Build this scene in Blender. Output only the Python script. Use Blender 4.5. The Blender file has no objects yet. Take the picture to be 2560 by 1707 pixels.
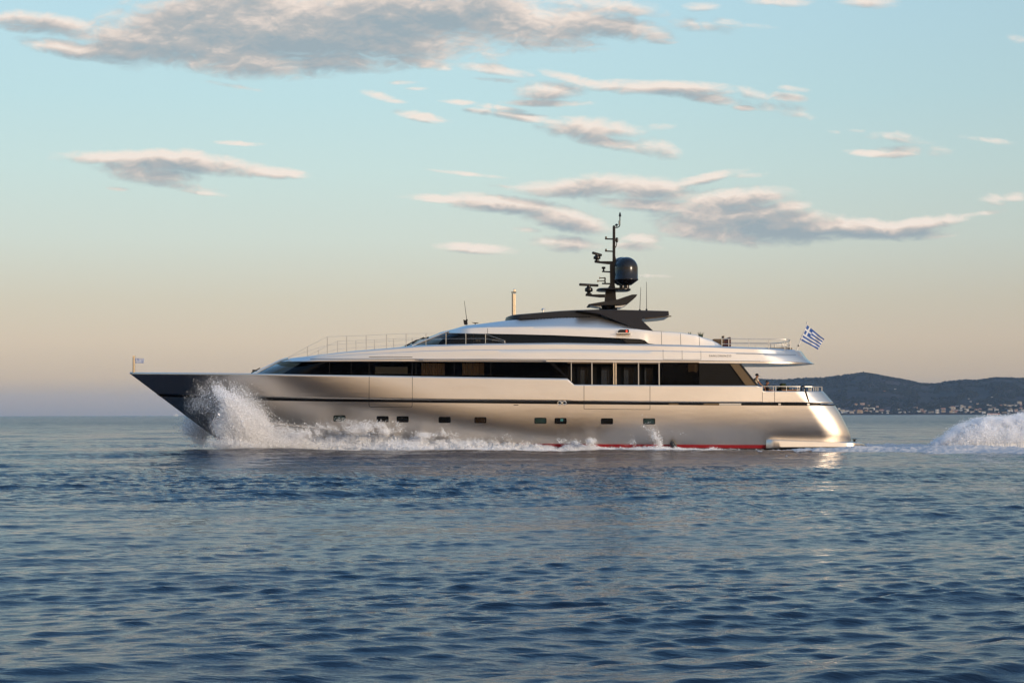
import bpy, bmesh, math, random
import numpy as np
from mathutils import Vector, Matrix, noise

random.seed(7)
RNG = np.random.default_rng(11)
SC = bpy.context.scene
COL = SC.collection
R = math.radians

# ------------------------------------------------------------------ camera
LENS = 70.0
FPX = LENS / 36.0 * 2560.0            # focal length in pixels of the photograph
CAM = Vector((0.0, -120.0, 2.25))
PITCH = math.atan((1036.5 - 853.5) / FPX)
ROLL = 0.0019
_F = Vector((0, math.cos(PITCH), math.sin(PITCH)))
_U0 = Vector((0, -math.sin(PITCH), math.cos(PITCH)))
_R0 = Vector((1, 0, 0))
_R = _R0 * math.cos(ROLL) - _U0 * math.sin(ROLL)
_U = _R0 * math.sin(ROLL) + _U0 * math.cos(ROLL)
cam_data = bpy.data.cameras.new('camera')
cam_data.lens = LENS
cam_data.sensor_width = 36.0
cam_data.clip_start = 0.5
cam_data.clip_end = 60000.0
cam = bpy.data.objects.new('camera', cam_data)
COL.objects.link(cam)
cam.matrix_world = Matrix(((_R.x, _U.x, -_F.x, CAM.x), (_R.y, _U.y, -_F.y, CAM.y),
                           (_R.z, _U.z, -_F.z, CAM.z), (0, 0, 0, 1)))
SC.camera = cam

# ------------------------------------------------------------------ render settings
SC.render.engine = 'CYCLES'
SC.view_settings.view_transform = 'Standard'
SC.view_settings.look = 'None'
SC.view_settings.exposure = 0.0
SC.view_settings.gamma = 1.0
cy = SC.cycles
cy.max_bounces = 20
cy.diffuse_bounces = 16
cy.glossy_bounces = 4
cy.transmission_bounces = 16
cy.transparent_max_bounces = 12
cy.volume_bounces = 0
cy.sample_clamp_indirect = 6.0
cy.caustics_reflective = False
cy.caustics_refractive = False
cy.use_denoising = True
try:
    cy.denoiser = 'OPENIMAGEDENOISE'
    cy.denoising_input_passes = 'RGB_ALBEDO_NORMAL'
except Exception:
    pass

# ------------------------------------------------------------------ light
SUN_ELEV, SUN_AZ = R(8.0), R(46.0)     # azimuth measured from the camera's side (-Y) towards +X
SUN = Vector((math.sin(SUN_AZ) * math.cos(SUN_ELEV), -math.cos(SUN_AZ) * math.cos(SUN_ELEV), math.sin(SUN_ELEV)))
sl = bpy.data.lights.new('sun', 'SUN')
sl.energy = 2.9
sl.angle = R(0.5)
sl.color = (1.0, 0.82, 0.62)
so = bpy.data.objects.new('sun', sl)
COL.objects.link(so)
so.rotation_euler = (-SUN).to_track_quat('-Z', 'Y').to_euler()
so.location = (40, -60, 60)


def s2l(c):
    out = []
    for v in c[:3]:
        v = v / 255.0
        out.append(v / 12.92 if v <= 0.04045 else ((v + 0.055) / 1.055) ** 2.4)
    return tuple(out)


class NG:
    """thin helper for wiring node trees"""
    def __init__(self, tree):
        self.t = tree

    def n(self, kind, **kw):
        nd = self.t.nodes.new(kind)
        for k, v in kw.items():
            setattr(nd, k, v)
        return nd

    def put(self, sock, v):
        if isinstance(v, bpy.types.NodeSocket):
            self.t.links.new(v, sock)
        elif v is not None:
            sock.default_value = v

    def math(self, op, a, b=None, c=None, clamp=False):
        nd = self.n('ShaderNodeMath', operation=op, use_clamp=clamp)
        for i, v in enumerate((a, b, c)):
            self.put(nd.inputs[i], v)
        return nd.outputs[0]

    def vmath(self, op, a, b=None, s=None):
        nd = self.n('ShaderNodeVectorMath', operation=op)
        self.put(nd.inputs[0], a)
        if b is not None:
            self.put(nd.inputs[1], b)
        if s is not None:
            self.put(nd.inputs['Scale'], s)
        return nd.outputs['Value'] if op in ('DOT_PRODUCT', 'LENGTH') else nd.outputs[0]

    def mix(self, f, a, b, blend='MIX'):
        nd = self.n('ShaderNodeMix', data_type='RGBA', blend_type=blend)
        self.put(nd.inputs[0], f)
        for i, v in ((6, a), (7, b)):
            self.put(nd.inputs[i], (*v, 1.0) if isinstance(v, tuple) and len(v) == 3 else v)
        return nd.outputs[2]

    def smooth(self, x, lo, hi, to0=0.0, to1=1.0):
        nd = self.n('ShaderNodeMapRange', interpolation_type='SMOOTHSTEP')
        for i, v in enumerate((x, lo, hi, to0, to1)):
            self.put(nd.inputs[i], v)
        return nd.outputs[0]

    def ramp(self, fac, stops):
        nd = self.n('ShaderNodeValToRGB')
        el = nd.color_ramp.elements
        while len(el) > 1:
            el.remove(el[-1])
        el[0].position, el[0].color = stops[0][0], (*stops[0][1], 1)
        for p, c in stops[1:]:
            e = el.new(p)
            e.color = (*c, 1)
        self.put(nd.inputs[0], fac)
        return nd.outputs[0]

    def noise(self, vec, scale, detail=4.0, rough=0.55, dist=0.0):
        nd = self.n('ShaderNodeTexNoise')
        self.put(nd.inputs['Vector'], vec)
        nd.inputs['Scale'].default_value = scale
        nd.inputs['Detail'].default_value = detail
        nd.inputs['Roughness'].default_value = rough
        nd.inputs['Distortion'].default_value = dist
        return nd.outputs['Fac']


# ------------------------------------------------------------------ sky (world): low sun gradient plus clouds, all by direction
def pixdir(px, py):
    d = _F * FPX + _R * (px - 1280.0) + _U * (853.5 - py)
    return d.normalized()


def skyuv(px, py):
    d = pixdir(px, py)
    return d.x / d.y * FPX, d.z / d.y * FPX


CLOUDS = [  # cx, cy, rx, ry, tilt (degrees, falling to the right), weight
    (120, 62, 150, 26, 6, .9), (240, 88, 130, 24, 8, .85), (190, 125, 125, 22, 10, .9), (300, 128, 120, 26, 8, .9),
    (560, 60, 300, 92, -6, 1.15), (470, 115, 220, 60, 6, 1.1), (700, 60, 330, 90, 0, 1.2), (600, 150, 230, 42, 3, 1.0),
    (900, 50, 330, 80, 0, 1.2), (960, 105, 260, 46, 4, 1.0), (1150, 45, 250, 66, 0, 1.1), (820, 150, 230, 34, 0, .85),
    (1040, 152, 90, 15, 12, .8), (1225, 173, 100, 13, 8, .75), (1310, 60, 170, 58, 4, 1.0), (1440, 50, 140, 42, 4, .8),
    (1550, 68, 110, 30, 8, .85), (1625, 88, 60, 18, 8, .7), (1360, 105, 130, 24, 4, .75), (1500, 15, 150, 22, 6, .7),
    (1740, 65, 75, 15, 8, .4), (1815, 62, 50, 13, 0, .4), (1890, 66, 50, 9, 4, .4), (1950, 4, 70, 12, 0, .45), (1750, 18, 40, 10, 0, .4),
    (2170, 6, 60, 16, 0, .6), (2545, 100, 28, 9, 8, .3),
    (310, 394, 150, 19, 0, .95), (430, 405, 200, 28, 3, 1.1), (540, 415, 120, 26, 4, .95), (680, 432, 85, 14, 4, .85),
    (370, 430, 130, 30, 8, .95), (440, 462, 90, 12, 8, .6), (500, 480, 60, 6, 8, .45), (600, 359, 55, 6, 3, .65), (295, 472, 25, 5, 4, .4),
    (1050, 292, 65, 13, 10, .85), (945, 240, 38, 9, 14, .5), (990, 254, 30, 6, 4, .5), (1150, 256, 45, 6, 4, .5), (1045, 222, 24, 4, 0, .35),
    (1650, 220, 200, 18, 2, .95), (1450, 203, 110, 12, 14, .75), (1380, 228, 80, 24, 0, .75), (1370, 258, 100, 9, 0, .75),
    (1740, 240, 110, 14, 8, .75), (1880, 232, 60, 14, 10, .6), (1965, 242, 50, 11, 5, .6), (1980, 222, 40, 8, 8, .5),
    (1865, 271, 30, 7, 4, .6), (1950, 272, 60, 14, 8, .38), (2010, 290, 30, 9, 10, .35), (1260, 272, 60, 7, 8, .55),
    (1310, 294, 130, 11, 8, .75), (1470, 322, 120, 26, 4, .85), (1520, 355, 130, 18, 12, .75), (1640, 372, 55, 24, 10, .6),
    (1655, 318, 30, 7, 0, .3), (2250, 345, 75, 13, 6, .36), (2085, 330, 22, 5, 4, .4), (2140, 327, 25, 4, 2, .35), (2480, 352, 60, 6, 8, .28),
    (2190, 384, 75, 9, 4, .75), (2250, 378, 60, 15, 0, .65), (2330, 380, 50, 14, 0, .3),
    (1150, 433, 95, 5, 6, .5), (1110, 498, 100, 11, 4, .85), (1260, 512, 150, 22, 5, 1.0), (1400, 545, 120, 28, 12, .95), (1310, 574, 42, 8, 4, .55),
    (1460, 472, 160, 24, 0, .95), (1600, 470, 140, 32, 6, 1.0), (1740, 452, 110, 12, -12, .65), (1610, 512, 150, 20, 6, .9), (1300, 468, 60, 5, 3, .4),
    (1840, 498, 140, 28, -4, .95), (1880, 555, 240, 48, 4, 1.1), (1810, 582, 160, 28, 6, 1.0), (1960, 520, 70, 18, -6, .85),
    (2130, 572, 220, 24, 2, 1.0), (2300, 562, 120, 18, -8, .85), (2440, 536, 70, 6, -6, .4), (1860, 440, 60, 6, -4, .3),
    (2480, 498, 36, 14, 10, .5), (2535, 491, 30, 11, -4, .5),
    (1190, 621, 100, 13, 3, .85), (1415, 610, 85, 19, 4, .75), (1600, 598, 48, 14, 0, .7), (1590, 615, 60, 13, 4, .6), (1640, 690, 40, 4, 2, .3),
    (560, 212, 80, 5, 10, .33), (1240, 200, 60, 6, 4, .35), (1010, 207, 30, 4, 0, .3),
]


def cloud_group():
    g = bpy.data.node_groups.new('cloud_density', 'ShaderNodeTree')
    g.interface.new_socket('P', in_out='INPUT', socket_type='NodeSocketVector')
    g.interface.new_socket('D', in_out='OUTPUT', socket_type='NodeSocketFloat')
    k = NG(g)
    gi, go = k.n('NodeGroupInput'), k.n('NodeGroupOutput')
    p = gi.outputs[0]
    acc = None
    for cx, cyy, rx, ry, tilt, w in CLOUDS:
        u, v = skyuv(cx, cyy)
        mp = k.n('ShaderNodeMapping', vector_type='TEXTURE')
        if acc is None:
            k.put(mp.inputs['Vector'], p)
        else:                       # chained on the running result so that the renderer needs little memory for it
            ma = k.n('ShaderNodeVectorMath', operation='MULTIPLY_ADD')
            k.put(ma.inputs[0], acc)
            ma.inputs[1].default_value = (1e-9, 1e-9, 1e-9)
            k.put(ma.inputs[2], p)
            k.put(mp.inputs['Vector'], ma.outputs[0])
        mp.inputs['Location'].default_value = (u, v, 0)
        mp.inputs['Rotation'].default_value = (0, 0, -R(tilt))
        mp.inputs['Scale'].default_value = (rx * 1.22, ry * 1.25, 1.0)
        d2 = k.vmath('DOT_PRODUCT', mp.outputs[0], mp.outputs[0])
        e = k.math('MULTIPLY_ADD', d2, -w, w)
        acc = e if acc is None else k.math('SMOOTH_MAX', acc, e, 0.22)
    st = k.vmath('MULTIPLY', p, (0.72, 1.6, 1.0))
    n1 = k.noise(st, 0.0075, 3.0, 0.5)
    n2 = k.noise(st, 0.022, 7.0, 0.60, 1.0)
    nn = k.math('ADD', k.math('MULTIPLY_ADD', n1, 1.2, -0.6), k.math('MULTIPLY_ADD', n2, 1.2, -0.61))
    base = k.math('MAXIMUM', acc, -1.0)
    dens = k.math('ADD', base, nn)
    k.put(go.inputs[0], dens)
    return g


world = bpy.data.worlds.new('World')
SC.world = world
world.use_nodes = True
wt = world.node_tree
wt.nodes.clear()
k = NG(wt)
tc = k.n('ShaderNodeTexCoord').outputs['Generated']
sep = k.n('ShaderNodeSeparateXYZ')
k.put(sep.inputs[0], tc)
X, Y, Z = sep.outputs
sky = k.n('ShaderNodeTexSky', sky_type='NISHITA')
sky.sun_disc = False
sky.sun_elevation = SUN_ELEV
sky.sun_rotation = math.pi - SUN_AZ
sky.dust_density = 1.0
sky.air_density = 1.0
sky.ozone_density = 1.5
anti = k.ramp(k.math('MULTIPLY', Z, 1.0 / 0.6, clamp=True), [(e / 0.6, s2l(c)) for e, c in [
    (0.0, (158, 154, 154)), (0.007, (180, 168, 158)), (0.018, (209, 189, 163)), (0.037, (219, 202, 177)), (0.057, (215, 208, 187)),
    (0.087, (211, 221, 210)), (0.121, (203, 226, 222)), (0.157, (193, 225, 229)), (0.205, (186, 222, 234)), (0.30, (120, 176, 226)), (0.6, (122, 172, 228))]])
# left of frame is a touch lighter than the right, away from the sun
anti = k.mix(1.0, anti, k.mix(k.smooth(X, -0.05, 0.32), (1.0, 1.0, 1.0), (0.86, 0.86, 0.87)), 'MULTIPLY')
anti10 = k.vmath('SCALE', anti, s=10.0)
sd = k.vmath('DOT_PRODUCT', tc, (SUN.x, SUN.y, 0.0))
side = k.smooth(sd, -0.55, 0.55)
# the sunset side behind the camera: warm and bright low down, with the aureole of the low sun on top
warm = k.ramp(k.math('MULTIPLY', Z, 1.0 / 0.8, clamp=True), [(e / 0.8, c) for e, c in [
    (0.0, (1.05, 0.60, 0.28)), (0.05, (1.50, 0.94, 0.46)), (0.14, (1.34, 0.95, 0.58)), (0.30, (0.76, 0.76, 0.76)), (0.5, (0.70, 0.80, 0.96)), (0.8, (0.56, 0.70, 0.95))]])
warm10 = k.vmath('SCALE', warm, s=10.0)
lobe = k.math('MULTIPLY_ADD', k.smooth(sd, 0.0, 0.95), 0.75, 0.40)
warm10 = k.vmath('ADD', k.vmath('SCALE', warm10, s=lobe), k.vmath('MULTIPLY', sky.outputs[0], (0.14, 0.12, 0.10)))
col = k.mix(side, anti10, warm10)
# clouds
yy = k.math('MAXIMUM', Y, 0.05)
comb = k.n('ShaderNodeCombineXYZ')
k.put(comb.inputs[0], k.math('MULTIPLY', k.math('DIVIDE', X, yy), FPX))
k.put(comb.inputs[1], k.math('MULTIPLY', k.math('DIVIDE', Z, yy), FPX))
cg = cloud_group()
g0 = k.n('ShaderNodeGroup', node_tree=cg)
k.put(g0.inputs[0], comb.outputs[0])
g1 = k.n('ShaderNodeGroup', node_tree=cg)
k.put(g1.inputs[0], k.vmath('ADD', comb.outputs[0], (8.0, 22.0, 0.0)))
dens = k.math('ADD', g0.outputs[0], 0.10)
alpha = k.smooth(dens, 0.02, 0.95)
lit = k.math('ADD', k.math('MULTIPLY', k.math('SUBTRACT', dens, g1.outputs[0]), 0.80), 0.46)
thick = k.smooth(dens, 0.35, 1.25)
big = k.noise(k.vmath('MULTIPLY', comb.outputs[0], (0.6, 1.5, 1.0)), 0.0052, 4.0, 0.55, 0.5)
lit = k.math('ADD', lit, k.math('MULTIPLY_ADD', big, 1.5, -0.75))
lit = k.math('SUBTRACT', lit, k.math('MULTIPLY', thick, 0.30), clamp=True)
ccol = k.ramp(lit, [(0.0, s2l((156, 170, 178))), (0.35, s2l((182, 182, 182))), (0.6, s2l((216, 204, 196))), (0.85, s2l((241, 224, 211))), (1.0, s2l((248, 234, 222)))])
ccol = k.vmath('SCALE', ccol, s=10.0)
front = k.smooth(Y, 0.1, 0.3)
col = k.mix(k.math('MULTIPLY', k.math('MULTIPLY', alpha, 0.93), front), col, ccol)
bg = k.n('ShaderNodeBackground')
bg.inputs['Strength'].default_value = 0.1
k.put(bg.inputs['Color'], col)
world.cycles.sampling_method = 'NONE'      # a smooth sky: cheap and clean without light sampling
wo = k.n('ShaderNodeOutputWorld')
k.put(wo.inputs[0], bg.outputs[0])


# ------------------------------------------------------------------ helpers: points, meshes, objects
def P(px, py, y):
    """the world point at depth y that the photograph shows at pixel (px, py)"""
    d = _F * FPX + _R * (px - 1280.0) + _U * (853.5 - py)
    return CAM + d * ((y - CAM.y) / d.y)


def pixel_of(v):
    d = v - CAM
    z = d.dot(_F)
    return 1280.0 + FPX * d.dot(_R) / z, 853.5 - FPX * d.dot(_U) / z


def lerp_curve(pts, x):
    if x <= pts[0][0]:
        return pts[0][1]
    for (x0, y0), (x1, y1) in zip(pts, pts[1:]):
        if x <= x1:
            return y0 + (y1 - y0) * (x - x0) / max(1e-6, x1 - x0)
    return pts[-1][1]


class MB:
    def __init__(self):
        self.v, self.f, self.m = [], [], []

    def add(self, verts, faces, mi=0):
        o = len(self.v)
        self.v += [Vector(p) for p in verts]
        self.f += [tuple(i + o for i in q) for q in faces]
        self.m += [mi] * len(faces)
        return o

    def box(self, c, s, rot=None, mi=0):
        c = Vector(c)
        pts = [Vector((sx * s[0] / 2, sy * s[1] / 2, sz * s[2] / 2)) for sx in (-1, 1) for sy in (-1, 1) for sz in (-1, 1)]
        if rot is not None:
            pts = [rot @ p for p in pts]
        self.add([c + p for p in pts], [(0, 1, 3, 2), (4, 6, 7, 5), (0, 4, 5, 1), (2, 3, 7, 6), (0, 2, 6, 4), (1, 5, 7, 3)], mi)

    def pbox(self, x0, y0, x1, y1, d0, d1, mi=0):
        """box whose near face covers pixels x0..x1, y0..y1 at depth d0, running back to d1"""
        a, b = P(x0, y1, d0), P(x1, y0, d0)
        self.box(((a.x + b.x) / 2, (d0 + d1) / 2, (a.z + b.z) / 2), (b.x - a.x, d1 - d0, b.z - a.z), mi=mi)

    def tube(self, pts, r, n=8, mi=0, caps=True):
        pts = [Vector(p) for p in pts]
        rs = r if isinstance(r, (list, tuple)) else [r] * len(pts)
        rings = []
        for i, p in enumerate(pts):
            t = (pts[min(i + 1, len(pts) - 1)] - pts[max(i - 1, 0)]).normalized()
            a = t.orthogonal().normalized() if i == 0 else (a - t * a.dot(t)).normalized()
            b = t.cross(a)
            rings.append([p + (a * math.cos(2 * math.pi * j / n) + b * math.sin(2 * math.pi * j / n)) * rs[i] for j in range(n)])
        vs = [q for ring in rings for q in ring]
        fs = [(i * n + j, i * n + (j + 1) % n, (i + 1) * n + (j + 1) % n, (i + 1) * n + j) for i in range(len(pts) - 1) for j in range(n)]
        if caps:
            fs += [tuple(range(n - 1, -1, -1)), tuple((len(pts) - 1) * n + j for j in range(n))]
        self.add(vs, fs, mi)

    def lathe(self, c, prof, n=28, mi=0, sx=1.0, sy=1.0):
        c = Vector(c)
        vs = [c + Vector((r * math.cos(2 * math.pi * j / n) * sx, r * math.sin(2 * math.pi * j / n) * sy, z)) for r, z in prof for j in range(n)]
        fs = [(i * n + j, i * n + (j + 1) % n, (i + 1) * n + (j + 1) % n, (i + 1) * n + j) for i in range(len(prof) - 1) for j in range(n)]
        fs += [tuple(range(n - 1, -1, -1)), tuple((len(prof) - 1) * n + j for j in range(n))]
        self.add(vs, fs, mi)

    def prism(self, poly, off, mi=0):
        poly = [Vector(p) for p in poly]
        n = len(poly)
        off = Vector(off)
        fs = [tuple(range(n)), tuple(range(2 * n - 1, n - 1, -1))]
        fs += [(i, i + n, (i + 1) % n + n, (i + 1) % n) for i in range(n)]
        self.add(poly + [p + off for p in poly], fs, mi)

    def pprism(self, pix, d0, d1, mi=0):
        self.prism([P(x, y, d0) for x, y in pix], (0, d1 - d0, 0), mi)

    def grid(self, rows, mi=0, flip=False):
        n = len(rows[0])
        vs = [p for r_ in rows for p in r_]
        fs = []
        for i in range(len(rows) - 1):
            for j in range(n - 1):
                q = (i * n + j, i * n + j + 1, (i + 1) * n + j + 1, (i + 1) * n + j)
                fs.append(q[::-1] if flip else q)
        self.add(vs, fs, mi)


ROOT_AT = {}
TWIN = {}


def tag(o, label, cat, group=None, kind=None):
    if label:
        o['label'] = label
    if cat:
        o['category'] = cat
    if group:
        o['group'] = group
    if kind:
        o['kind'] = kind
    return o


def thing(name, label, cat, loc=(0, 0, 0), group=None):
    o = bpy.data.objects.new(name, None)
    o.empty_display_size = 0.2
    COL.objects.link(o)
    o.location = loc
    ROOT_AT[o.name] = Vector(loc)
    return tag(o, label, cat, group)


def obj(name, mb, mats, parent=None, smooth=32, loc=None, label=None, weld=False, far=False):
    half = getattr(mb, 'half', None)
    if half and half[2] == len(mb.v) and half[0] == 0 and min(abs(p.y - 4.1) for p in mb.v[:half[1]]) > 0.05:
        # the two sides do not touch: one object per side (the far one only where it can be seen)
        nv, nf = half[1], half[3]
        A, B = MB(), MB()
        A.v, A.f, A.m = mb.v[:nv], mb.f[:nf], mb.m[:nf]
        B.v, B.f, B.m = mb.v[nv:], [tuple(i - nv for i in q) for q in mb.f[nf:]], mb.m[nf:]
        o_ = obj(name, A, mats, parent, smooth, loc, label, weld)
        if far:
            TWIN[o_.name] = obj(name, B, mats, parent, smooth, loc, label, weld)
        return o_
    base = Vector(loc) if loc is not None else (ROOT_AT[parent.name] if parent is not None else Vector((0, 0, 0)))
    me = bpy.data.meshes.new(name)
    me.from_pydata([tuple(p - base) for p in mb.v], [], mb.f)
    mats = mats if isinstance(mats, (list, tuple)) else [mats]
    for m in mats:
        me.materials.append(m)
    if len(mats) > 1:
        me.polygons.foreach_set('material_index', mb.m)
    bm = bmesh.new()
    bm.from_mesh(me)
    if weld:
        bmesh.ops.remove_doubles(bm, verts=bm.verts, dist=0.0008)
    bmesh.ops.recalc_face_normals(bm, faces=bm.faces)
    bm.to_mesh(me)
    bm.free()
    if smooth:
        me.polygons.foreach_set('use_smooth', [True] * len(me.polygons))
        me.set_sharp_from_angle(angle=R(smooth))
    o = bpy.data.objects.new(name, me)
    COL.objects.link(o)
    if parent is not None:
        o.parent = parent
        ROOT_AT[o.name] = base
    elif loc is not None:
        o.location = loc
    if label:
        o['label'] = label
    return o


def raw_mesh(name, verts, faces, mat, smooth=True):
    """fast mesh from numpy arrays (faces all the same size)"""
    me = bpy.data.meshes.new(name)
    nf, kf = faces.shape
    me.vertices.add(len(verts))
    me.vertices.foreach_set('co', verts.astype(np.float32).ravel())
    me.loops.add(nf * kf)
    me.loops.foreach_set('vertex_index', faces.astype(np.int32).ravel())
    me.polygons.add(nf)
    me.polygons.foreach_set('loop_start', np.arange(0, nf * kf, kf, dtype=np.int32))
    me.polygons.foreach_set('loop_total', np.full(nf, kf, dtype=np.int32))
    me.polygons.foreach_set('use_smooth', np.full(nf, smooth, dtype=bool))
    me.materials.append(mat)
    me.update(calc_edges=True)
    o = bpy.data.objects.new(name, me)
    COL.objects.link(o)
    return o


def mat(name, color, rough=0.5, metal=0.0, spec=0.5, coat=0.0, var=0.0, vscale=3.0, bump=0.0, bscale=20.0, coat_rough=0.05, aniso=None):
    m = bpy.data.materials.new(name)
    m.use_nodes = True
    t = m.node_tree
    k_ = NG(t)
    b = t.nodes['Principled BSDF']
    b.inputs['Base Color'].default_value = (*color, 1)
    b.inputs['Roughness'].default_value = rough
    b.inputs['Metallic'].default_value = metal
    b.inputs['Specular IOR Level'].default_value = spec
    b.inputs['Coat Weight'].default_value = coat
    b.inputs['Coat Roughness'].default_value = coat_rough
    if var or bump:
        co = k_.n('ShaderNodeTexCoord').outputs['Object']
        if var:
            n_ = k_.noise(co, vscale, 5.0)
            k_.put(b.inputs['Base Color'], k_.mix(n_, tuple(c * (1 - var) for c in color), tuple(min(1, c * (1 + var)) for c in color)))
            k_.put(b.inputs['Roughness'], k_.math('MULTIPLY_ADD', n_, rough * 0.3, rough * 0.85))
        if bump:
            bp = k_.n('ShaderNodeBump')
            bp.inputs['Strength'].default_value = bump
            bp.inputs['Distance'].default_value = 0.02
            k_.put(bp.inputs['Height'], k_.noise(co, bscale, 4.0))
            k_.put(b.inputs['Normal'], bp.outputs[0])
    return m


def glass_mat(name, tint, rough=0.02, ior=1.3):
    """tinted yacht glazing: mostly dark, a mirror at a slant, a little see-through"""
    m = bpy.data.materials.new(name)
    m.use_nodes = True
    t = m.node_tree
    t.nodes.clear()
    k_ = NG(t)
    tr = k_.n('ShaderNodeBsdfTransparent')
    tr.inputs[0].default_value = (*tint, 1)
    gl = k_.n('ShaderNodeBsdfGlossy')
    gl.inputs['Color'].default_value = (0.9, 0.9, 0.9, 1)
    gl.inputs['Roughness'].default_value = rough
    fr = k_.n('ShaderNodeFresnel')
    fr.inputs['IOR'].default_value = ior
    mx = k_.n('ShaderNodeMixShader')
    k_.put(mx.inputs[0], fr.outputs[0])
    k_.put(mx.inputs[1], tr.outputs[0])
    k_.put(mx.inputs[2], gl.outputs[0])
    out = k_.n('ShaderNodeOutputMaterial')
    k_.put(out.inputs[0], mx.outputs[0])
    return m


def paint(name, color, rough=0.42, diff=0.06):
    """metallic yacht paint: a soft flake lobe without long tails, under a thin clear coat"""
    m = bpy.data.materials.new(name)
    m.use_nodes = True
    t = m.node_tree
    t.nodes.clear()
    k_ = NG(t)
    co = k_.n('ShaderNodeTexCoord').outputs['Object']
    st = k_.vmath('MULTIPLY', co, (0.22, 0.4, 1.1))
    n_ = k_.noise(st, 1.1, 5.0, 0.6)
    bp = k_.n('ShaderNodeBump')
    bp.inputs['Strength'].default_value = 0.25
    bp.inputs['Distance'].default_value = 0.05
    k_.put(bp.inputs['Height'], n_)
    col_ = k_.mix(k_.noise(co, 0.9, 6.0, 0.6), tuple(c * 0.95 for c in color), tuple(min(1, c * 1.05) for c in color))
    gl = k_.n('ShaderNodeBsdfAnisotropic', distribution='BECKMANN')
    k_.put(gl.inputs['Color'], col_)
    k_.put(gl.inputs['Roughness'], k_.math('MULTIPLY_ADD', n_, 0.10, rough - 0.05))
    k_.put(gl.inputs['Normal'], bp.outputs[0])
    df = k_.n('ShaderNodeBsdfDiffuse')
    k_.put(df.inputs['Color'], col_)
    m1 = k_.n('ShaderNodeMixShader')
    m1.inputs[0].default_value = diff
    k_.put(m1.inputs[1], gl.outputs[0])
    k_.put(m1.inputs[2], df.outputs[0])
    cl = k_.n('ShaderNodeBsdfAnisotropic', distribution='GGX')
    cl.inputs['Roughness'].default_value = 0.16
    cl.inputs['Color'].default_value = (0.9, 0.9, 0.9, 1)
    fr = k_.n('ShaderNodeFresnel')
    fr.inputs['IOR'].default_value = 1.25
    m2 = k_.n('ShaderNodeMixShader')
    k_.put(m2.inputs[0], fr.outputs[0])
    k_.put(m2.inputs[1], m1.outputs[0])
    k_.put(m2.inputs[2], cl.outputs[0])
    k_.put(k_.n('ShaderNodeOutputMaterial').inputs[0], m2.outputs[0])
    return m


M = {}
M['silver'] = paint('silver_paint', (0.77, 0.69, 0.60), 0.45, 0.03)
M['silver_top'] = paint('pale_silver_paint', (0.81, 0.74, 0.66), 0.46, 0.07)
M['soffit'] = mat('soffit_white', (0.75, 0.76, 0.77), 0.25, 0.0, coat=0.4)
M['band'] = mat('black_band', (0.004, 0.004, 0.005), 0.4, spec=0.12)
M['seam'] = mat('seam_dark', (0.02, 0.018, 0.016), 0.7, spec=0.2)
M['red'] = mat('red_boot_stripe', (0.25, 0.008, 0.011), 0.4, var=0.1)
M['antifoul'] = mat('black_antifouling', (0.015, 0.015, 0.016), 0.5)
M['glass'] = glass_mat('smoked_glass', (0.42, 0.38, 0.32))
M['clearglass'] = glass_mat('light_smoked_glass', (0.42, 0.44, 0.46), 0.02, 1.2)
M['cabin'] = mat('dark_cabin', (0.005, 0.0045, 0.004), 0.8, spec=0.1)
M['curtain'] = mat('linen_curtain', (0.80, 0.68, 0.52), 0.9, var=0.15, vscale=6)
M['blind'] = mat('pale_blind', (0.62, 0.68, 0.66), 0.8)
M['teal'] = mat('teal_blind', (0.16, 0.30, 0.28), 0.8, var=0.2)
M['anthracite'] = mat('anthracite_paint', (0.016, 0.014, 0.013), 0.4, 0.0, spec=0.3)
M['navy'] = mat('navy_paint', (0.010, 0.012, 0.019), 0.35, 0.0, spec=0.35)
M['bronze'] = mat('bronze_paint', (0.12, 0.08, 0.04), 0.45, 0.3, var=0.1)
M['mast'] = mat('black_mast_paint', (0.004, 0.004, 0.005), 0.32, spec=0.3)
M['dome'] = mat('black_dome_gloss', (0.006, 0.006, 0.008), 0.25, spec=0.3, coat=0.3, coat_rough=0.2)
M['chrome'] = mat('polished_steel', (0.65, 0.64, 0.62), 0.2, 1.0)
M['steel'] = mat('brushed_steel', (0.55, 0.53, 0.50), 0.42, 1.0)
M['mirror'] = mat('mirror_steel', (0.85, 0.80, 0.70), 0.2, 1.0, bump=0.25, bscale=9)
M['teak'] = mat('teak_deck', (0.33, 0.19, 0.09), 0.65, var=0.2, vscale=8)
M['rubber'] = mat('black_rubber', (0.012, 0.012, 0.012), 0.7)
M['sofa'] = mat('dark_maroon_fabric', (0.06, 0.02, 0.018), 0.9, var=0.2)
M['wicker'] = mat('brown_wicker', (0.10, 0.065, 0.035), 0.8, var=0.3, vscale=30)
M['taupe'] = mat('taupe_cushion', (0.22, 0.17, 0.12), 0.9, var=0.15)
M['leaf'] = mat('dark_leaf', (0.035, 0.06, 0.025), 0.6, var=0.3, vscale=12)
M['wood'] = mat('varnished_wood', (0.38, 0.16, 0.045), 0.35, coat=0.3, var=0.2)
M['cream'] = mat('cream_shirt', (0.62, 0.53, 0.42), 0.9, var=0.1)
M['darkcloth'] = mat('dark_clothing', (0.018, 0.017, 0.018), 0.9)
M['skin'] = mat('tanned_skin', (0.36, 0.17, 0.10), 0.55)
M['hair'] = mat('dark_hair', (0.015, 0.011, 0.009), 0.6)
M['cap'] = mat('black_cap', (0.010, 0.010, 0.012), 0.8)
M['flagblue'] = mat('flag_blue', (0.035, 0.11, 0.36), 0.8)
M['flagwhite'] = mat('flag_white', (0.78, 0.78, 0.78), 0.8)
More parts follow.
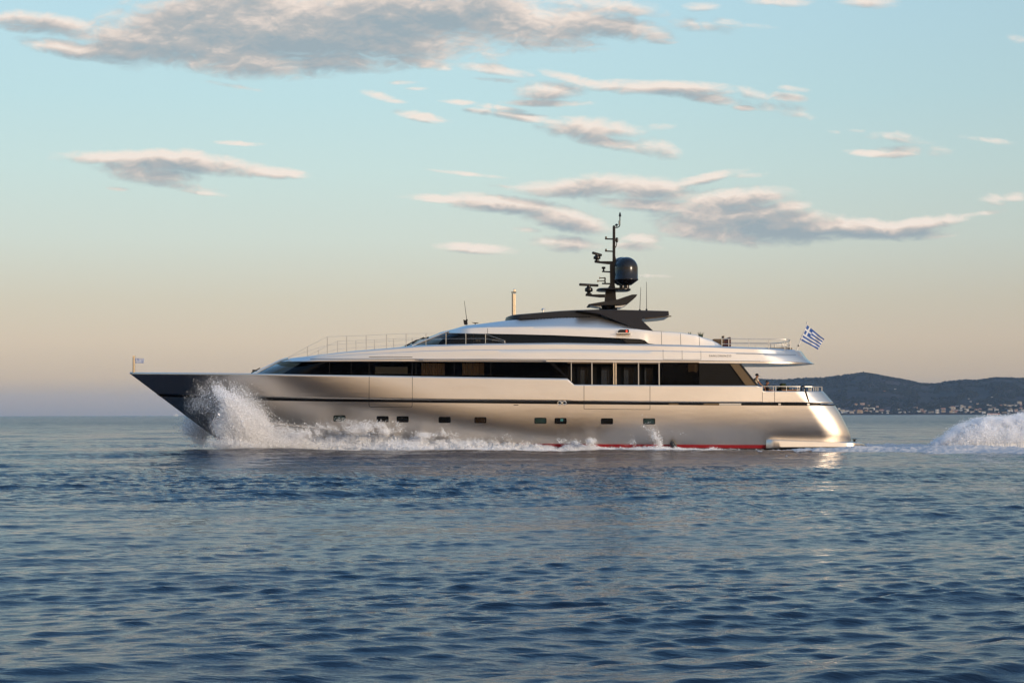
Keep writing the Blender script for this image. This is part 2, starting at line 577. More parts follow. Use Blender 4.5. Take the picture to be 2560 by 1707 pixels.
# ------------------------------------------------------------------ the yacht
YC = 4.1                                # depth of the centreline
yacht = thing('motor_yacht', 'long silver motor yacht with black window bands and a red boot stripe, under way', 'yacht', (0, YC, 0))
STERN = [(977, 2057), (1008, 2085), (1014, 2088), (1026, 2096), (1038, 2103), (1060, 2114.5), (1075, 2121.5), (1089, 2126.6), (1103, 2126.6), (1150, 2126)]


def stem_x(py):
    return 323.5 + (py - 933.0) / 0.7516


def HB(px, py):
    """half beam of the hull where the side shows at this pixel"""
    w = (py - 933.0) / 195.0
    d = max(0.0, px - stem_x(py)) / 41.5
    la = 15.5 + 8.0 * w
    f = 1 - (1 - min(d / la, 1.0)) ** (2.7 - 0.4 * w)
    b = 4.1 - 0.13 * ((0.40 - w) / 0.40) ** 1.2 if 0 <= w < 0.40 else 3.97 if w < 0 else 4.1 - 0.66 * ((w - 0.40) / 0.6) ** 2.1
    b *= f
    q = 1 - (lerp_curve(STERN, py) - px) / 74.0
    if q > 0:
        b -= 1.5 * (1 - math.sqrt(max(0.0, 1 - min(q, 1.0) ** 2)))
    return b


def S(px, py, proud=0.0):
    b = HB(px, py) + proud
    return P(px, py, YC - b)


def mir(p):
    return Vector((p.x, 2 * YC - p.y, p.z))


def both(mb, fn):
    """run a builder on the near side, then add its mirror image"""
    o, nf = len(mb.v), len(mb.f)
    fn(mb)
    vs = [mir(p) for p in mb.v[o:]]
    fs = [tuple(i - o for i in reversed(q)) for q in mb.f[nf:]]
    ms = mb.m[nf:]
    s = len(mb.v)
    mb.v += vs
    mb.f += [tuple(i + s for i in q) for q in fs]
    mb.m += ms
    mb.half = (o, s, len(mb.v), len(mb.f) - len(fs))


CC = sorted(set([323.5 + 9 * i for i in range(50)] + [764 + 16 * i for i in range(75)] + [1960 + 4.0 * i for i in range(42)] +
                [1418, 1435, 1894, 1894.7, 1905, 1905.7, 2126.6]))
CC = [c for c in CC if c <= 2126.6]


def hull_rows(top, bot, n, proud=0.0):
    """rows of points between two curves; columns slide so that they start on the stem and end on the stern"""
    rows = []
    for i in range(n + 1):
        v = i / n
        row = []
        for c in CC:
            py = lerp_curve(top, c) * (1 - v) + lerp_curve(bot, c) * v
            px = c
            if c < 780:
                px = stem_x(py) + (c - 323.5) * (780 - stem_x(py)) / (780 - 323.5)
            elif c > 1950:
                px = 1950 + (c - 1950) * (lerp_curve(STERN, py) - 1950) / (2126.6 - 1950)
            row.append(S(px, py, proud))
        rows.append(row)
    return rows


SHEER = [(323.5, 933), (620, 935), (780, 936.5), (923, 938), (1120, 941), (1380, 945), (1418, 945.5), (1435, 961), (1648, 962.5), (1894, 963.5), (1894.7, 965.4),
         (1905, 965.4), (1905.7, 977.4), (2126.6, 977.4)]
BAND_T = [(323.5, 985), (600, 993), (740, 996), (923, 998), (1120, 1000.6), (1400, 1003.3), (1780, 1006.2), (2126.6, 1007)]
BAND_B = [(323.5, 991), (600, 1000), (740, 1002.5), (923, 1004.6), (1120, 1007), (1400, 1010), (1780, 1013), (2126.6, 1014)]
RED_T = [(323.5, 1092), (760, 1100), (1380, 1109), (1780, 1111.4), (2126.6, 1112)]
RED_B = [(323.5, 1101), (760, 1110), (1380, 1118), (1780, 1119.6), (2126.6, 1121)]
KEEL = [(323.5, 1112), (760, 1160), (2126.6, 1160)]


def shell(name, top, bot, n, m, proud=0.0, transom=True, parent=None, inner=None):
    mb = MB()
    rows = hull_rows(top, bot, n, proud)
    both(mb, lambda b: b.grid(rows))
    if transom:
        L = [r_[-1] for r_ in rows]
        mb.grid([[p, mir(p)] for p in L])
    return obj(name, mb, m, parent or yacht, smooth=28, weld=True)


hull = shell('hull', BAND_B, RED_T, 18, M['silver'])
shell('boot_stripe', RED_T, RED_B, 2, M['red'])
shell('bottom', RED_B, KEEL, 4, M['antifoul'])
top_sides = shell('bulwark', SHEER, BAND_T, 12, M['silver'], transom=False)
sol = top_sides.modifiers.new('thickness', 'SOLIDIFY')
sol.thickness, sol.offset = 0.10, -1.0
sol.use_even_offset = False
shell('mooring_slot', [(a, b - 0.6) for a, b in BAND_T], [(a, b + 0.6) for a, b in BAND_B], 1, M['band'], proud=-0.07)

# spray rail: the knuckle low on the bow
mb = MB()
CH = [(600, 1050), (662, 1058), (740, 1065.5), (800, 1070.5), (880, 1078), (980, 1087)]
def chine(b):
    rows = [[], [], []]
    for i in range(60):
        px = 600 + 380 * i / 59
        py = lerp_curve(CH, px)
        fade = max(0.02, 1 - max(0, (px - 820) / 160))
        rows[0].append(S(px, py - 1.2, 0.004))
        rows[1].append(S(px, py, 0.11 * fade))
        rows[2].append(S(px, py + 16 * fade, 0.003))
    b.grid(rows)
both(mb, chine)
obj('spray_rail', mb, M['silver'], yacht, smooth=20)

# decks
def deck(name, xs, pyf, bf, m, parent=yacht):
    mb = MB()
    L = []
    for px in xs:
        b = bf(px)
        L.append(P(px, pyf(px), YC - b))
    mb.grid([[p, Vector((p.x, YC, p.z)), mir(p)] for p in L])
    return obj(name, mb, m, parent, smooth=30)

deck('foredeck', [325 + 15 * i for i in range(30)], lambda x: 934 + 4 * min(1, (x - 325) / 60), lambda x: max(0.01, HB(x, 938) - 0.06), M['silver_top'])
deck('main_deck', [760 + 20 * i for i in range(65)] + [2070], lambda x: 1005.0, lambda x: HB(x, 1003) - 0.11, M['teak'])

# hull side doors: thin seams round the shell doors and panels
def ribbon(mb, pts, w=0.9, proud=0.010, surf=S):
    """a narrow line lying on the side along pixel points"""
    for (x0, y0), (x1, y1) in zip(pts, pts[1:]):
        n = max(1, int(math.hypot(x1 - x0, y1 - y0) / 12))
        L = math.hypot(x1 - x0, y1 - y0)
        nx, ny = -(y1 - y0) / L * w / 2, (x1 - x0) / L * w / 2
        r0, r1 = [], []
        for i in range(n + 1):
            x, y = x0 + (x1 - x0) * i / n, y0 + (y1 - y0) * i / n
            r0.append(surf(x + nx, y + ny, proud))
            r1.append(surf(x - nx, y - ny, proud))
        mb.grid([r0, r1])

for pts in ([(923, 941), (922.5, 1012), (924, 1015.5), (927, 1017), (1026, 1018), (1029.5, 1016.5), (1030.5, 1013), (1031, 942)],
            [(1460, 964), (1460, 1022), (1625, 1023.4), (1625, 964)]):
    mb = MB()
    both(mb, lambda b: ribbon(b, pts, 1.0))
    obj('shell_door_seam', mb, M['seam'], yacht)
for x in (1906, 1936.5):
    mb = MB()
    both(mb, lambda b: ribbon(b, [(x, 979), (x, 1006)], 0.9))
    obj('bulwark_gate_seam', mb, M['seam'], yacht)
# moulded step in the topsides beside the windows
mb = MB()
both(mb, lambda b: ribbon(b, [(1285, 960.3), (1330, 960.0), (1435, 961.5)], 0.7))
obj('bulwark_crease', mb, M['silver_top'], yacht)

# portholes
def rrect(x0, y0, x1, y1, r, n=4):
    out = []
    for cx, cyy, a0 in ((x1 - r, y0 + r, -90), (x1 - r, y1 - r, 0), (x0 + r, y1 - r, 90), (x0 + r, y0 + r, 180)):
        for i in range(n + 1):
            a = R(a0 + 90 * i / n)
            out.append((cx + r * math.cos(a), cyy + r * math.sin(a)))
    return out

PORT = [(834, 1039, 'teal'), (942, 1040.7, None), (992, 1041, None), (1097, 1042.4, None), (1186.5, 1043, 'curtain'), (1336.7, 1044.4, 'teal'),
        (1387, 1045, 'half'), (1503, 1045.7, None), (1608.5, 1046, 'teal')]
for x, y, inside in PORT:
    fr = MB()
    outer, innr = rrect(x - 0.6, y - 0.6, x + 29.6, y + 14.4, 3.0), rrect(x + 0.8, y + 0.8, x + 28.2, y + 13.0, 2.6)
    def rim(b):
        o1 = [S(a, c, 0.026) for a, c in outer]
        i1 = [S(a, c, 0.026) for a, c in innr]
        i2 = [S(a, c, 0.012) for a, c in innr]
        o2 = [S(a, c, -0.02) for a, c in outer]
        b.grid([q + [q[0]] for q in (o2, o1, i1, i2)])
    both(fr, rim)
    f = obj('porthole', fr, M['band'], yacht, smooth=40)
    gl = MB()
    both(gl, lambda b: b.add([S(a, c, 0.015) for a, c in innr], [tuple(range(len(innr)))]))
    pm = {'teal': mat('teal_pane', (0.016, 0.032, 0.028), 0.06, coat=0.5, var=0.5, vscale=0.9), 'curtain': mat('brown_pane', (0.020, 0.012, 0.006), 0.05, coat=0.5, var=0.9, vscale=1.5)}.get(inside) \
        if inside in ('teal', 'curtain') else mat('dark_pane', (0.006, 0.006, 0.006), 0.05, spec=0.3)
    obj('pane', gl, pm, f, smooth=0)
    if inside == 'half':
        gl = MB()
        both(gl, lambda b: b.add([S(a, c, 0.018) for a, c in rrect(x + 14, y + 1.2, x + 21, y + 7.5, 0.8)], [tuple(range(20))]))
        obj('blind', gl, mat('turquoise_blind', (0.05, 0.17, 0.18), 0.3), f, smooth=0)

# chrome fairlead in the black band
mb = MB()
def fair(b):
    for cx in (1399, 1411):
        ring = [(cx + 4.8 * math.cos(a * math.pi / 8), 1006.8 + 3.8 * math.sin(a * math.pi / 8)) for a in range(17)]
        b.tube([S(x, y, 0.03) for x, y in ring], 0.028, 6, caps=False)
    b.tube([S(1404.9, 1003.2, 0.03), S(1404.9, 1010.5, 0.03)], 0.03, 6)
both(mb, fair)
obj('fairlead', mb, M['chrome'], yacht)
# fittings seen through the mooring slot aft
for x0, x1, mm in ((1672, 1696, 'bronze'), (1759, 1797, 'bronze'), (1798, 1853, 'steel'), (1946, 1952, 'steel'), (2018, 2024, 'steel')):
    mb = MB()
    def slot(b):
        rows = [[S(x0 + (x1 - x0) * i / 4, yv, -0.05) for i in range(5)] for yv in (1008, 1012.6)]
        b.grid(rows)
    both(mb, slot)
    obj('mooring_fitting', mb, M['bronze' if mm == 'bronze' else 'steel'], yacht)
mb = MB()
both(mb, lambda b: b.tube([S(2050 + 3.6 * i, 1010, 0.02) for i in range(10)], 0.035, 6))
obj('stern_roller_bar', mb, M['chrome'], yacht)
mb = MB()
both(mb, lambda b: b.tube([S(1284, 1011.9, 0.004), S(1296, 1012.1, 0.004)], 0.02, 5))
obj('hull_vent', mb, M['seam'], yacht)

# swim platform
mb = MB()
rows = []
for top in (True, False):
    row = []
    for i in range(40):
        t = i / 39
        px = 1915 + (2166 - 1915) * t
        b = 4.05
        if px > 2118:
            q = min(1, (px - 2118) / 48)
            b -= 2.6 * (1 - math.sqrt(max(0, 1 - q * q)))
        if px < 1938:
            q = (1938 - px) / 23
            b -= 0.28 * q * q
        row.append((px, b))
    rows.append(row)
def plat(b):
    prof = [(0.0, 0.40), (0.05, 0.12), (0.2, 0.03), (0.84, 0.0), (0.96, 0.05), (1.0, 0.35)]
    g = []
    for v, ins in prof:
        g.append([P(px, (1095.5 + 9.5 * (px - 1915) / 232 + (2.0 * max(0, (px - 2146) / 14)) ** 2) * (1 - v) +
                    (1121 - 2.2 * max(0, (px - 1930) / 220) - 3 * max(0, (px - 2140) / 20)) * v, YC - (bb - ins)) for px, bb in rows[0]])
    b.grid(g)
    return g
G = plat(MB())
both(mb, lambda b: b.grid(G))
mb.grid([[p, mir(p)] for p in G[0]])
mb.grid([[p, mir(p)] for p in G[-1]])
mb.grid([[p, mir(p)] for p in [g[-1] for g in G]])
obj('swim_platform', mb, M['silver'], yacht, smooth=40, weld=True)
mb = MB()
mb.lathe(P(2136, 1105, 3.0), [(0.16, -0.02), (0.16, 0.03), (0.06, 0.06), (0.07, 0.14), (0.15, 0.16), (0.15, 0.2)], 14)
obj('platform_cleat', mb, M['rubber'], yacht)
# stabiliser/exhaust stub at the waterline
mb = MB()
mb.tube([S(1680, 1108, -0.1), S(1682, 1108, 0.25), S(1686, 1118, 0.4), S(1692, 1124, 0.3)], [0.14, 0.17, 0.17, 0.1], 10)
obj('exhaust_outlet', mb, M['antifoul'], yacht)

# ---- superstructure: lofted rings with a rounded nose -----------------------------------------------
def nose_row(pts, B, nose_px, n=90, pw=1.6, tail=None):
    """points along a pixel polyline; the first point is the centreline of the nose, B the half beam"""
    x0, x1 = pts[0][0], pts[-1][0]
    out = []
    for i in range(n + 1):
        t = (i / n) ** pw
        px = x0 + (x1 - x0) * t
        py = lerp_curve(pts, px)
        b = B(px, py) if callable(B) else B
        u = min(1.0, (px - x0) / nose_px)
        b *= math.sqrt(max(0.0, 1 - (1 - u) ** 2))
        if tail:
            q = 1 - (x1 - px) / tail[0]
            if q > 0:
                b -= tail[1] * (1 - math.sqrt(max(0.0, 1 - min(q, 1) ** 2)))
        out.append(P(px, py, YC - b))
    return out


def sub_rows(a, b, n):
    return [[p.lerp(q, i / n) for p, q in zip(a, b)] for i in range(n + 1)]


def dh(px, py):
    return min(4.02, HB(px, 940) - 0.10)

# main deck window band (full beam, forward)
def window_band(name, lo, hi, m, parent=yacht, n=2):
    mb = MB()
    both(mb, lambda b: b.grid(sub_rows(lo, hi, n)))
    return obj(name, mb, m, parent, smooth=35, weld=True)

W_LO = [(622, 934.5), (640, 935.3), (923, 938.6), (1120, 941.6), (1380, 945.5), (1419, 946.2)]
W_HI = [(704, 903.5), (720, 903.8), (923, 903.6), (1120, 904), (1400, 905.6), (1419, 905.7)]
lo = nose_row(W_LO, lambda x, y: dh(x, y) - 0.24, 150)
hi = nose_row(W_HI, lambda x, y: dh(x, y) - 0.01, 130)
window_band('saloon_glazing', lo, hi, M['glass'])
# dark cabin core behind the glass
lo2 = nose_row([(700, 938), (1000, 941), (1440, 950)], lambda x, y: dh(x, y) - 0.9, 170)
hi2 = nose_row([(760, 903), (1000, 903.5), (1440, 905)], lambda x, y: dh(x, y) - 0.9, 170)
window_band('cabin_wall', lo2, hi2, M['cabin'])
# mullions across the black glazing
def dsurf(px, py, proud=0.0):
    v = (lerp_curve(W_LO, px) - py) / 32.0
    return P(px, py, YC - (dh(px, py) - 0.24 + 0.23 * min(1, max(0, v)) + proud + 0.01))
for x in (824, 878, 1040, 1135.5, 1227):
    mb = MB()
    y0, y1 = lerp_curve(W_HI, x) + 0.5, lerp_curve(W_LO, x) - 0.5
    both(mb, lambda b: ribbon(b, [(x, y0), (x, y1)], 1.1, 0.006, dsurf))
    obj('mullion', mb, M['seam'], yacht)
mb = MB()
both(mb, lambda b: ribbon(b, [(x, y) for x, y in ((922.5, 940), (923, 893), (1030.5, 893), (1030.5, 941))], 1.3, 0.02, dsurf))
obj('side_door_seam', mb, M['seam'], yacht)
# curtains and a pale blind inside
def drape(name, x0, x1, y0, y1, m, inset, folds):
    mb = MB()
    def f(b):
        rows = [[], []]
        for i in range(61):
            px = x0 + (x1 - x0) * i / 60
            wv = 0.05 * math.sin(i / 60 * folds * 2 * math.pi)
            for r_, py in zip(rows, (y0, y1)):
                r_.append(P(px, py, YC - (dh(px, py) - inset + wv)))
        b.grid(rows)
    both(mb, f)
    return obj(name, mb, m, yacht, smooth=60)
for x0, x1 in ((1053, 1074), (1074.5, 1094), (1094.5, 1112), (1155.5, 1181), (1181.5, 1198), (1198.5, 1210)):
    drape('curtain', x0, x1, 907.5, 937.5, M['curtain'], 0.45 if x0 % 2 else 0.53, 4)
drape('window_blind', 938, 1019, 917, 934.5, M['blind'], 0.36, 0)

# recessed saloon side aft: dark wall with glass doors one can look through, posts along the side deck
BI = 3.05
def wall_panel(name, pix, m, b=BI, th=0.05):
    mb = MB()
    both(mb, lambda q: q.pprism(pix, YC - b, YC - b + th))
    return obj(name, mb, m, yacht, smooth=0, far=name in ('saloon_wall', 'door_pane', 'aft_glazing'))

def rect(x0, x1, y0=904.0, y1=1004.0):
    return [(x0, y0), (x1, y0), (x1, y1), (x0, y1)]
PANES = [(1452, 1470), (1504, 1534), (1560, 1585.5), (1612, 1632)]
edges = [1400] + [e for p_ in PANES for e in p_] + [1652]
for a, b_ in zip(edges[::2], edges[1::2]):
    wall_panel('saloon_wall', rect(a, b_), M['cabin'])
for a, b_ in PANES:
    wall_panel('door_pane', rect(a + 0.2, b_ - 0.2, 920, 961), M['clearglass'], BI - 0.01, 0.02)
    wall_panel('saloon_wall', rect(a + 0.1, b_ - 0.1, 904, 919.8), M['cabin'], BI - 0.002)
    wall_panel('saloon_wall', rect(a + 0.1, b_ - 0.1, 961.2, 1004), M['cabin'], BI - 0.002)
mb = MB()
both(mb, lambda q: q.grid([[P(1652, 905, YC - 3.98), P(1748, 905, YC - 3.98)], [P(1652, 964.5, YC - 3.88), P(1748, 964.5, YC - 3.88)]]))
obj('aft_glazing', mb, M['glass'], yacht, smooth=0, far=True)
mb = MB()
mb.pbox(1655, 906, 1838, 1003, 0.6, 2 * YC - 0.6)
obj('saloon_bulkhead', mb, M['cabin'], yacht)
mb = MB()
both(mb, lambda q: q.pprism([(1720, 906.5), (1746, 907), (1746, 925), (1742, 931), (1732, 928), (1721, 930)], YC - 3.72, YC - 3.7))  # bronze shape behind the glass paints in the golden reflection at its corner
obj('golden_reflection_panel', mb, M['bronze'], yacht)
wall_panel('saloon_deckhead', [(1419, 905.5), (1650, 906.8), (1650, 909.5), (1419, 908)], M['bronze'], 3.9, 0.3)
for x, w in ((1428.3, 1.6), (1480, 2.2), (1534.5, 2.6), (1540, 2.6), (1596.5, 2.0), (1648, 2.2)):
    mb = MB()
    both(mb, lambda q: q.pbox(x - w / 2, 906.2, x + w / 2, 964 if x > 1430 else 953, YC - 4.0, YC - 3.9))
    o = obj('side_deck_post', mb, M['chrome'] if 1530 < x < 1545 else M['steel'], yacht, smooth=0, far=True)
# slanting dark glass edge of the wing door
wall_panel('wing_door', [(1372, 906), (1384, 906), (1419, 941), (1419, 946)], M['cabin'], 4.0, 0.04)
# louvres and the slanting aft pillar
mb = MB()
def louv(q):
    q.pprism([(1748, 908), (1826, 909.2), (1864, 963), (1748, 963)], YC - 3.86, YC - 3.8)
    for i in range(13):
        y = 911 + i * 4.05
        xr = 1826 + (y - 909.2) * 38 / 53.8 - 1
        q.pbox(1749, y, xr, y + 1.5, YC - 3.93, YC - 3.86)
both(mb, louv)
obj('louvre_panel', mb, mat('louvre_black', (0.010, 0.009, 0.008), 0.5, spec=0.15), yacht, smooth=0)
mb = MB()
both(mb, lambda q: q.pprism([(1825, 909.4), (1850, 909.6), (1893, 963.4), (1864.5, 963.2)], YC - 3.97, YC - 3.55))
obj('aft_pillar', mb, M['bronze'], yacht, smooth=0, far=True)
mb = MB()
both(mb, lambda q: q.tube([P(1851, 909.4, YC - 3.99), P(1894, 963.4, YC - 3.99)], 0.05, 8))
obj('pillar_edge', mb, M['rubber'], yacht, far=True)

# upper deck wing
UB = [(688, 904), (720, 903.8), (923, 903.4), (1000, 903.6), (1400, 905.5), (1780, 908.3), (2030, 910.5)]
UT = [(702, 900), (718, 896), (770, 890.5), (870, 878.5), (970, 870.5), (1020, 866), (1062, 862.6), (1200, 858), (1400, 856.2), (1480, 857.5), (1640, 860.2), (1780, 864),
      (1820, 866.5), (1900, 869), (1980, 873.5), (2005, 878)]
def ub(px, py):
    return min(4.08, HB(px, 938) - 0.05)
def uw(inset):
    return lambda px, py: ub(px, py) - inset
N_UP = 150
def urow(v, inset, endx):
    pts = []
    for i in range(60):
        t = i / 59
        x0 = UB[0][0] * (1 - v) + UT[0][0] * v
        px = x0 + (endx - x0) * t
        tx = min(px, 2005)
        pts.append((px, lerp_curve(UB, px) * (1 - v) + (lerp_curve(UT, tx) + max(0, px - 2005) * 0.85) * v))
    return nose_row(pts, uw(inset), 95, N_UP, 1.0, tail=(120, 2.6))
rows = [urow(0.0, 0.02, 2029), urow(0.03, 0.0, 2030.5), urow(0.14, 0.0, 2031.5), urow(0.16, -0.02, 2037), urow(0.2, -0.01, 2036), urow(0.45, 0.02, 2027),
        urow(0.62, 0.05, 2019), urow(0.66, 0.08, 2017), urow(0.90, 0.11, 2008), urow(0.965, 0.17, 2004), urow(1.0, 0.36, 2002)]
mb = MB()
both(mb, lambda b: b.grid(rows))
mb.grid([[r_[-1], mir(r_[-1])] for r_ in rows])
obj('upper_deck_wing', mb, M['silver_top'], yacht, smooth=24, weld=True)
mb = MB()
mb.grid([[p, mir(p)] for p in rows[0]])
obj('soffit', mb, M['soffit'], yacht)
mb = MB()
mb.grid([[p - Vector((0, 0, 0.03)), mir(p) - Vector((0, 0, 0.03))] for p in rows[-1]])
obj('upper_deck', mb, M['silver_top'], yacht)
# lines along the wing
def usurf(px, py, proud=0.0):
    v = (lerp_curve(UB, px) - py) / (lerp_curve(UB, px) - lerp_curve(UT, px))
    ins = lerp_curve([(0, 0.0), (0.2, -0.01), (0.45, 0.02), (0.62, 0.05), (0.66, 0.08), (0.9, 0.11), (1, 0.36)], v)
    return P(px, py, YC - (ub(px, py) - ins + proud))
for pts, w in (([(775, 897.6), (923, 896.4), (1100, 897.6), (1380, 900), (1760, 902), (1900, 903)], 0.9), ([(922.5, 892.4), (1031, 892.4)], 1.3),
               ([(1657.5, 864), (1657.8, 898.3), (1752.5, 898.7), (1752, 866)], 0.7), ([(1705, 865), (1705.4, 898.5)], 0.7), ([(1840, 884), (1920, 885.5), (1990, 887)], 0.8)):
    mb = MB()
    both(mb, lambda b: ribbon(b, pts, w, 0.012, usurf))
    obj('panel_seam', mb, M['seam'], yacht)
# long handrail under the wing with its end brackets
mb = MB()
def rail(b):
    b.tube([usurf(1037, 899.6, 0.07), usurf(1200, 900.8, 0.07), usurf(1366, 902, 0.07)], 0.022, 6)
    for x0, x1, y in ((1047, 1058, 899.7), (1359, 1365, 901.9)):
        b.tube([usurf(x0, y, 0.07), usurf(x1, y, 0.07)], 0.05, 6)
        b.tube([usurf((x0 + x1) / 2, y, -0.05), usurf((x0 + x1) / 2, y, 0.07)], 0.03, 6)
both(mb, rail)
obj('handrail', mb, M['steel'], yacht)
# shining front pillars
mb = MB()
both(mb, lambda b: b.tube([P(633, 935, YC - HB(640, 938) * .62), P(668, 917.5, YC - HB(668, 938) * .62), P(703, 900.5, YC - HB(703, 938) * .62), P(722, 895.5, YC - HB(722, 938) * .70)], 0.075, 8))
obj('windscreen_pillar', mb, M['silver_top'], yacht, far=True)
# name on the quarter
cu = bpy.data.curves.new('lettering_curve', 'FONT')
cu.body = 'SANLORENZO'
cu.align_x, cu.align_y = 'LEFT', 'BOTTOM'
cu.size, cu.extrude, cu.space_character = 0.155, 0.004, 1.35
to = bpy.data.objects.new('lettering_source', cu)
COL.objects.link(to)
bpy.context.view_layer.update()
tm = bpy.data.meshes.new_from_object(to.evaluated_get(bpy.context.evaluated_depsgraph_get()))
bpy.data.objects.remove(to)
a, b_ = usurf(1773, 893, 0.02), usurf(1828, 893.4, 0.02)
wid = max(v.co.x for v in tm.vertices)
mb = MB()
lean = (usurf(1800, 887, 0.02) - usurf(1800, 893, 0.02)).normalized()
ax = (b_ - a).normalized()
sc_ = (b_ - a).length / wid
nn_ = ax.cross(lean).normalized()
mb.add([a + ax * v.co.x * sc_ + lean * v.co.y * sc_ * 1.05 + nn_ * v.co.z for v in tm.vertices], [tuple(p.vertices) for p in tm.polygons])
obj('lettering', mb, mat('letter_grey', (0.10, 0.09, 0.08), 0.4, 0.5), yacht, smooth=0)

# wheelhouse: glazing, roof, fairing
G_LO = [(1000, 867.5), (1036, 863.4), (1200, 858.8), (1400, 857), (1566, 858), (1640, 861)]
G_HI = [(1097, 832.2), (1112, 832), (1300, 835.8), (1380, 837.8), (1480, 842), (1553, 845.5), (1599, 847.5), (1621, 858), (1640, 861)]
glo = nose_row(G_LO, 3.02, 110, 110)
ghi = nose_row(G_HI, 2.92, 75, 110)
def cutx(rows, x0, x1):
    keep = [j for j, p in enumerate(rows[0]) if x0 <= pixel_of(p)[0] <= x1]
    return [r_[keep[0]:keep[-1] + 1] for r_ in rows]
gr = sub_rows(glo, ghi, 2)
window_band('wheelhouse_glazing', gr[0], gr[-1], M['glass'])
lo2 = nose_row([(1090, 866), (1200, 861), (1640, 862)], 2.3, 110)
hi2 = nose_row([(1120, 832), (1300, 835), (1480, 841), (1620, 857), (1640, 860)], 2.2, 110)
window_band('wheelhouse_core', lo2, hi2, M['cabin'])
wall_panel('fairing_infill', [(1556, 847.3), (1599, 848.8), (1609, 852), (1620, 857.6), (1566, 857.2)], M['anthracite'], 3.06, 0.04)
for x, y0, y1 in ((1184, 834, 858.5), (1218, 835, 858)):
    mb = MB()
    both(mb, lambda b: b.pbox(x - 0.7, y0, x + 0.7, y1, YC - 3.03, YC - 3.0))
    obj('mullion', mb, M['seam'], yacht)
wall_panel('console_screen', [(1189, 849), (1201, 849), (1201, 854), (1189, 854)], mat('console_grey', (0.25, 0.25, 0.24), 0.6), 2.5, 0.05)
wall_panel('console_screen', [(1230, 847), (1250, 846), (1250, 852), (1230, 853)], mat('console_dark_grey', (0.16, 0.16, 0.15), 0.6), 2.5, 0.05)
mb = MB()
both(mb, lambda b: b.tube([P(1030, 864, YC - 2.3), P(1070, 848.5, YC - 2.2), P(1112, 831.5, YC - 2.2), P(1135, 824, YC - 2.2)], [0.05, 0.06, 0.06, 0.03], 8))
obj('windscreen_pillar', mb, M['silver_top'], yacht, far=True)
for y in (YC - 1.2, YC + 0.6):
    mb = MB()
    mb.tube([P(1012, 865, y), P(1040, 851, y), P(1072, 842.5, y)], 0.035, 6)
    mb.tube([P(1030, 858, y), P(1060, 843, y)], 0.03, 6)
    obj('windscreen_wiper', mb, M['rubber'], yacht)
mb = MB()
mb.tube([P(628, 932, YC - 0.8), P(650, 920, YC - 0.8)], 0.035, 6)
mb.box(P(637, 926, YC - 0.8), (0.3, 0.12, 0.1))
obj('windscreen_wiper', mb, M['rubber'], yacht)

R0 = [(1094, 833), (1112, 832), (1300, 835.6), (1380, 837.6), (1480, 841.8), (1553, 845.3), (1599, 847.3), (1612, 850.5), (1621, 858.2), (1640, 860.5), (1780, 864.6), (1806, 866.2)]
R1 = [(1096, 832), (1112, 828), (1140, 822.6), (1185, 818.6), (1220, 817), (1400, 815), (1560, 821), (1590, 822.6), (1635, 827.8), (1700, 832), (1740, 838), (1760, 845.5), (1780, 851), (1795, 858), (1806, 865)]
R2 = [(1098, 831), (1130, 823), (1165, 813.5), (1200, 809.8), (1265, 801.4), (1400, 791.3), (1495, 788.8), (1590, 821.8), (1635, 827.0), (1700, 831.2), (1740, 837), (1760, 844.5), (1780, 850), (1795, 857.4), (1806, 864.6)]
r0 = nose_row(R0, 3.04, 80, 180, 1.0)
r1 = nose_row(R1, 2.95, 80, 180, 1.0)
r2 = nose_row(R2, lambda x, y: 2.25 if x < 1500 else 2.25 + 0.5 * min(1, (x - 1500) / 90), 80, 180, 1.0)
mb = MB()
rr = sub_rows(r0, r1, 3)[:-1] + [[p.lerp(q, 0.93) for p, q in zip(r0, r1)]] + [[p.lerp(q, 0.06) for p, q in zip(r1, r2)]] + sub_rows(r1, r2, 3)[1:]
both(mb, lambda b: b.grid(rr))
mb.grid([[p, mir(p)] for p in r2])
obj('wheelhouse_roof', mb, M['silver_top'], yacht, smooth=26, weld=True)
def wsurf(px, py, proud=0.0):
    y0, y1 = lerp_curve(R0, px), lerp_curve(R1, px)
    v = (y0 - py) / max(1.0, y0 - y1)
    return P(px, py, YC - (3.04 - 0.09 * v if v <= 1 else 2.95 - 0.7 * (v - 1) * (y0 - y1) / max(1.0, y1 - lerp_curve(R2, px))) - proud)
for pts in ([(1184, 812.5), (1184, 833)], [(1219, 808), (1219, 833.8)], [(1653.5, 829.5), (1654, 861)], [(1701, 833), (1702, 862)], [(1748, 842), (1749, 863.5)]):
    mb = MB()
    both(mb, lambda b: ribbon(b, pts, 0.9, 0.006, wsurf))
    obj('panel_seam', mb, M['seam'], yacht)

# flybridge coaming, hard top and its legs
c0 = nose_row([(1263, 800.5), (1275, 801), (1400, 792.5), (1500, 790.5)], 2.34, 40, 60)
c1 = nose_row([(1264.5, 794), (1275, 789.7), (1290, 787), (1400, 777.8), (1440, 775.6), (1500, 774)], 2.26, 40, 60)
c2 = nose_row([(1268, 792), (1277, 788.8), (1290, 786.2), (1400, 777), (1440, 775), (1500, 773.4)], 2.0, 40, 60)
mb = MB()
both(mb, lambda b: b.grid([c0, c1, c2]))
mb.grid([[p, mir(p)] for p in c2])
obj('flybridge_coaming', mb, M['anthracite'], yacht, weld=True)
mb = MB()
def grille(b):
    r0, r1 = [], []
    for i in range(89):
        px = 1300 + i * 2.0
        y = 796.8 - (px - 1300) * 0.033
        r0.append(P(px, y, YC - 2.365))
        r1.append(P(px, y + (2.2 if (i // 2) % 2 else 0.7), YC - 2.365))
    b.grid([r0, r1])
both(mb, grille)
obj('coaming_grille', mb, M['band'], yacht, smooth=0)
mb = MB()
